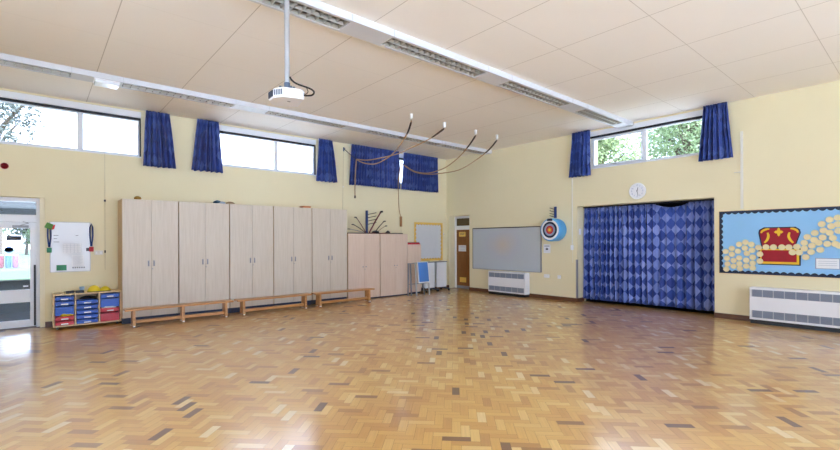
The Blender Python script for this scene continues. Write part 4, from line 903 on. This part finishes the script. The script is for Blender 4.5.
# ------------------------------------------------------------------ treasure chest display
r = thing('display_board', (0, -8.9, .89), 'light blue display board with a paper treasure chest and gold coins', 'display board'); y0, y1, z0, z1 = -10.12, -7.71, .89, 2.09
B1(-.015, -.003, y0, y1, z0, z1).build('blue_backing', M['paleblue'], r)
scallop_frame('y', y1, y0, z0, z1, .035, .105, -.019, -.015, 'navyborder', 'scalloped_border', r, .03) if False else None
def sframe():
    mb = MB(); w, bump, pitch = .035, .03, .105
    def strip(p0, p1, inn):
        p0, p1, inn = Vector(p0), Vector(p1), Vector(inn); L = (p1-p0).length; t = (p1-p0)/L; n = round(L/pitch); pts = []
        for i in range(n):
            for k in range(6): q = p0+t*L*(i+k/6)/n+inn*(w+bump*math.sin(PI*k/6)); pts.append((q.x, q.y))
        e = p1+inn*w; pts += [(e.x, e.y), (p1.x, p1.y), (p0.x, p0.y)]
        mb.prism(pts, lambda a, z: (-.019, a, z), lambda a, z: (-.015, a, z))
    strip((y0, z1), (y1, z1), (0, -1)); strip((y0, z0), (y1, z0), (0, 1)); strip((y0, z0+w), (y0, z1-w), (1, 0)); strip((y1, z0+w), (y1, z1-w), (-1, 0))
    mb.build('scalloped_border', M['navyborder'], r)
    MB().box(-.022, -.003, y1, y1+.012, z0-.012, z1+.012).box(-.022, -.003, y0-.012, y0, z0-.012, z1+.012).box(-.022, -.003, y0, y1, z1, z1+.012).box(-.022, -.003, y0, y1, z0-.012, z0).build('wooden_edge', M['birch'], r)
sframe()
def flat(poly, x0, x1, m, nm): return MB().prism(poly, lambda a, z: (-x0, a, z), lambda a, z: (-x1, a, z)).build(nm, M[m], r)
def rl(pts): return [(-y, z) for y, z in pts]
ch = flat([(-8.335, 1.075), (-8.94, 1.075), (-8.94, 1.385), (-8.335, 1.385)], .015, .0175, 'navyborder', 'chest_outline')  # dark paper outline behind the chest box
flat([(-8.36, 1.095), (-8.92, 1.095), (-8.92, 1.37), (-8.36, 1.37)], .0175, .020, 'gold', 'chest_box_edge')
flat([(-8.385, 1.135), (-8.885, 1.135), (-8.885, 1.345), (-8.385, 1.345)], .020, .0225, 'chest', 'chest_box')
flat([(-8.38, 1.39), (-8.86, 1.39), (-8.945, 1.66), (-8.93, 1.72), (-8.87, 1.765), (-8.42, 1.765), (-8.345, 1.72), (-8.335, 1.66)], .015, .0175, 'navyborder', 'lid_outline')
flat([(-8.40, 1.40), (-8.845, 1.40), (-8.925, 1.655), (-8.91, 1.705), (-8.86, 1.745), (-8.425, 1.745), (-8.365, 1.71), (-8.355, 1.66)], .0175, .020, 'chest', 'chest_lid')
def band(pts, w, nm):
    P = smooth_pts([(a, b, 0) for a, b in pts], 5); L = []; R = []
    for i, p in enumerate(P):
        t = (P[min(i+1, len(P)-1)]-P[max(i-1, 0)]).normalized(); n_ = Vector((-t.y, t.x, 0)); k = w*(.35+.65*math.sin(PI*(.15+.7*i/(len(P)-1)))); L.append((p+n_*k)[:2]); R.append((p-n_*k)[:2])
    flat([tuple(q) for q in L+R[::-1]], .020, .0225, 'gold', nm)
band([(-8.375, 1.66), (-8.40, 1.70), (-8.46, 1.73), (-8.50, 1.735)], .018, 'lid_trim'); band([(-8.905, 1.66), (-8.89, 1.70), (-8.84, 1.73), (-8.80, 1.735)], .018, 'lid_trim')
band([(-8.475, 1.665), (-8.485, 1.60), (-8.465, 1.53), (-8.425, 1.48)], .02, 'lid_strap'); band([(-8.79, 1.665), (-8.775, 1.60), (-8.80, 1.53), (-8.84, 1.48)], .02, 'lid_strap')
flat([(-8.635-.05*math.cos(k*PI/8)*(1+.35*math.cos(k*PI/2)), 1.675+.06*math.sin(k*PI/8)*(1+.35*math.cos(k*PI/2))) for k in range(16)], .020, .0225, 'gold', 'lock_plate')
coins = [(-7.82,1.31),(-7.92,1.37),(-8.04,1.45),(-8.14,1.49),(-8.23,1.45),(-7.92,1.26),(-8.02,1.32),(-8.13,1.38),(-8.24,1.34),(-7.84,1.18),(-7.95,1.14),(-8.04,1.19),(-8.16,1.28),(-8.25,1.21),(-7.85,1.07),(-7.95,1.03),(-8.04,1.08),(-8.15,1.15),(-8.25,1.10),(-7.83,.97),(-8.05,.99),(-8.15,1.04),(-8.25,1.01),(-8.34,1.39),(-8.45,1.40),(-8.56,1.40),(-8.36,1.27),(-8.36,1.14),
 (-8.68,1.40),(-8.78,1.40),(-8.89,1.41),(-8.83,1.31),(-8.92,1.31),(-8.99,1.38),(-9.01,1.23),(-8.99,1.48),(-9.03,1.58),(-9.09,1.43),(-9.08,1.32),(-9.13,1.65),(-9.12,1.53),(-9.18,1.48),(-9.20,1.36),(-9.22,1.80),(-9.24,1.69),(-9.23,1.57),(-9.29,1.46),(-9.32,1.87),(-9.34,1.76),(-9.32,1.65),(-9.36,1.56),(-9.39,1.46),(-9.42,1.90),(-9.42,1.79),(-9.43,1.68),(-9.44,1.43),(-9.51,1.84),(-9.52,1.72),(-9.53,1.58),(-9.61,1.90),(-9.62,1.77),(-9.63,1.64),(-9.71,1.82),(-9.72,1.92),(-9.80,1.86)]
for i, (y, z) in enumerate(coins):
    x = .0235+.0035*(i % 4); MB().lathe((0, y, z), [(.046, x), (.052, x+.002), (.050, x+.005), (.045, x+.0035), (.012, x+.0045)], 20, axis='x').build('paper_coin', M['coin'], r)
flat([(-9.13, 1.03), (-9.45, 1.03), (-9.45, 1.22), (-9.13, 1.22)], .015, .0175, 'tgrey', 'caption_edge')
flat([(-9.145, 1.043), (-9.435, 1.043), (-9.435, 1.207), (-9.145, 1.207)], .0175, .020, 'paper', 'caption_card')
pr = MB()
for z in (1.165, 1.13, 1.095): pr.box(-.0215, -.020, -9.41, -9.17, z-.004, z+.004)
pr.build('caption_print', M['fadedink'], r)

# ------------------------------------------------------------------ outside
struct(B1(-45, 8.4, .3, 6.2, -.25, -.12).build('ground_tarmac', M['tarmac'])); struct(B1(-45, 60, 6.2, 16.4, -.25, -.12).build('ground_bounce', M['render']))  # pale strip out of view, added to bounce light up through the windows
struct(B1(-120, 120, 16.4, 140, -.25, -.10).build('ground_lawn', M['grass'])); struct(B1(.42, 8.4, -80, .3, -.25, -.13).build('ground_side_bounce', M['render'])); struct(B1(8.4, 120, -80, 6.2, -.25, -.13).build('ground_side_lawn', M['grass']))  # pale side strip likewise added as a bounce surface
struct(B1(-120, .42, -80, -15.3, -.25, -.13).build('ground_front', M['render'])); struct(B1(-80, -14.7, -15.3, .3, -.25, -.13).build('ground_left', M['render']))  # unseen ground, kept pale to throw light onto the ceiling
def tree(x, y, h, rad, seed, mat, lb, n=2600, gz=-.1, leaf=.22, dens=8):
    rng = random.Random(seed); r = thing('tree', (x, y, gz), lb, 'tree', 'trees outside the windows')
    ct = h*.62; t = MB().tube([(x, y, gz), (x+.1, y, h*.3), (x-.05, y+.1, h*.6), (x, y, h*.85)], [h*.028, h*.022, h*.014, h*.004], 8)
    blobs = []
    for k in range(dens):
        a = rng.uniform(0, 6.28); rr = rad*rng.uniform(.25, .75); z = ct+rad*rng.uniform(-.65, .85); b = Vector((x+rr*math.cos(a), y+rr*math.sin(a), z)); blobs.append((b, rad*rng.uniform(.3, .5)))
        t.tube([(x, y, min(z*.75, h*.7)), tuple((b+Vector((x, y, z*.8)))/2), tuple(b)], [h*.01, h*.006, h*.002], 5)
    t.build('trunk', M['bark'], r, smooth=True)
    f = MB()
    for k in range(n):
        b, br = rng.choice(blobs); v = Vector((rng.gauss(0, 1), rng.gauss(0, 1), rng.gauss(0, 1))).normalized()*br*rng.uniform(.45, 1.05); c = b+v
        u = Vector((rng.gauss(0, 1), rng.gauss(0, 1), rng.gauss(0, 1))).normalized(); w = u.cross(Vector((rng.gauss(0, 1), rng.gauss(0, 1), rng.gauss(0, 1)))).normalized(); s = leaf*rng.uniform(.6, 1.3)
        f.add([c-u*s, c+w*s*.5, c+u*s, c-w*s*.5], [(0, 1, 2, 3)])
    f.build('foliage', mat, r)
tree(14.0, 1.9, 9.4, 2.1, 21, M['leaf3'], 'pale green tree filling the left pane of the right-hand window', 9000, leaf=.11, dens=18)
tree(19.2, -.9, 12.6, 3.4, 22, M['leaf'], 'green tree filling the right pane of the right-hand window', 15000, leaf=.11, dens=28)
tree(-12.5, 33.0, 15.5, 3.6, 23, M['leaf2'], 'grey-green tree at the left end of the high left window', 2600, leaf=.17, dens=16)
tree(10.2, 36.0, 9.4, 2.0, 24, M['leaf3'], 'tree top in the lower right corner of the middle high window', 900, leaf=.25)
tree(7.2, 43.0, 8.9, 1.6, 25, M['leaf3'], 'small tree top left of the mullion end of the middle high window', 700, leaf=.25)
for i, (x, y, h, rd, lb) in enumerate(((-17.5, 62, 6.6, 4, 'broad tree at the left edge of the view through the glazed door'), (-11.3, 70, 7, 4.2, 'broad tree in the middle of the view through the glazed door'), (-7.4, 56, 6, 3.2, 'broad tree at the right of the view through the glazed door'))):
    tree(x, y, h, rd, 30+i, M['leaf4'], lb, 5000, leaf=.3, dens=20)
for x, m, w in ((-11.93, 'rose', 'rose red'), (-11.58, 'tblue', 'light blue'), (-11.24, 'pink', 'pink')):
    r = thing('barrel', (x, 28, -.06), '%s play barrel on the lawn seen through the glazed door' % w, 'barrel', 'play barrels on the lawn')
    MB().lathe((x, 28, -.06), [(.13, 0), (.15, .1), (.155, .4), (.15, .75), (.14, .8)], 20).build('drum', M[m], r, smooth=True); MB().cyl((x, 28, .738), (x, 28, .76), .145, n=20).build('lid', M['label'], r)
r = thing('distant_house', (1.0, 87, -.1), 'pale distant house roof at the bottom of the high left window', 'house')
B1(-8, 10, 82, 92, -.1, 10.6).build('walls', M['render'], r); MB().prism([(81.5, 10.6), (92.5, 10.6), (87, 15)], lambda y, z: (-8.5, y, z), lambda y, z: (10.5, y, z)).build('roof', M['roof'], r)

struct(MB().box(-18, -8.8, .3, 6.0, 2.45, 2.55).box(-18, -8.8, 5.9, 6.0, 2.06, 2.45).build('trim_canopy', M['canopy']))
struct(MB().box(-18, -8.8, 3.7, 4.0, -.12, .58).box(-18, -8.8, 3.66, 4.04, .58, .64).build('trim_planter_wall', M['planter']))
# ------------------------------------------------------------------ light
w = bpy.data.worlds.new('sky'); sc.world = w; w.use_nodes = True; nt = w.node_tree
bg = nt.nodes['Background']; tc = nt.nodes.new('ShaderNodeTexCoord'); sp = nt.nodes.new('ShaderNodeSeparateXYZ'); nt.links.new(tc.outputs['Generated'], sp.inputs[0])
rp = nt.nodes.new('ShaderNodeValToRGB'); rp.color_ramp.elements[0].position = 0.0; rp.color_ramp.elements[0].color = (.78, .94, 1.26, 1); rp.color_ramp.elements[1].position = .7; rp.color_ramp.elements[1].color = (.62, .86, 1.32, 1)
nt.links.new(sp.outputs[2], rp.inputs[0]); nt.links.new(rp.outputs[0], bg.inputs[0]); bg.inputs[1].default_value = 1.6
sun = bpy.data.objects.new('sun', bpy.data.lights.new('sun', 'SUN')); col.objects.link(sun); sun.data.energy = 8.0; sun.data.angle = math.radians(4); sun.data.color = (.84, .96, 1.18)
sun.rotation_euler = (math.radians(32), 0, math.radians(12))     # high sun behind the camera, lighting the added bounce ground outside the far windows
sc.view_settings.view_transform = 'Standard'; sc.view_settings.look = 'None'; sc.view_settings.gamma = 1; sc.view_settings.use_curve_mapping = False
sc.view_settings.exposure = 1.8
sc.cycles.use_denoising = True
sc.cycles.max_bounces = 12; sc.cycles.diffuse_bounces = 8; sc.cycles.transparent_max_bounces = 16
sc.cycles.sample_clamp_indirect = 8
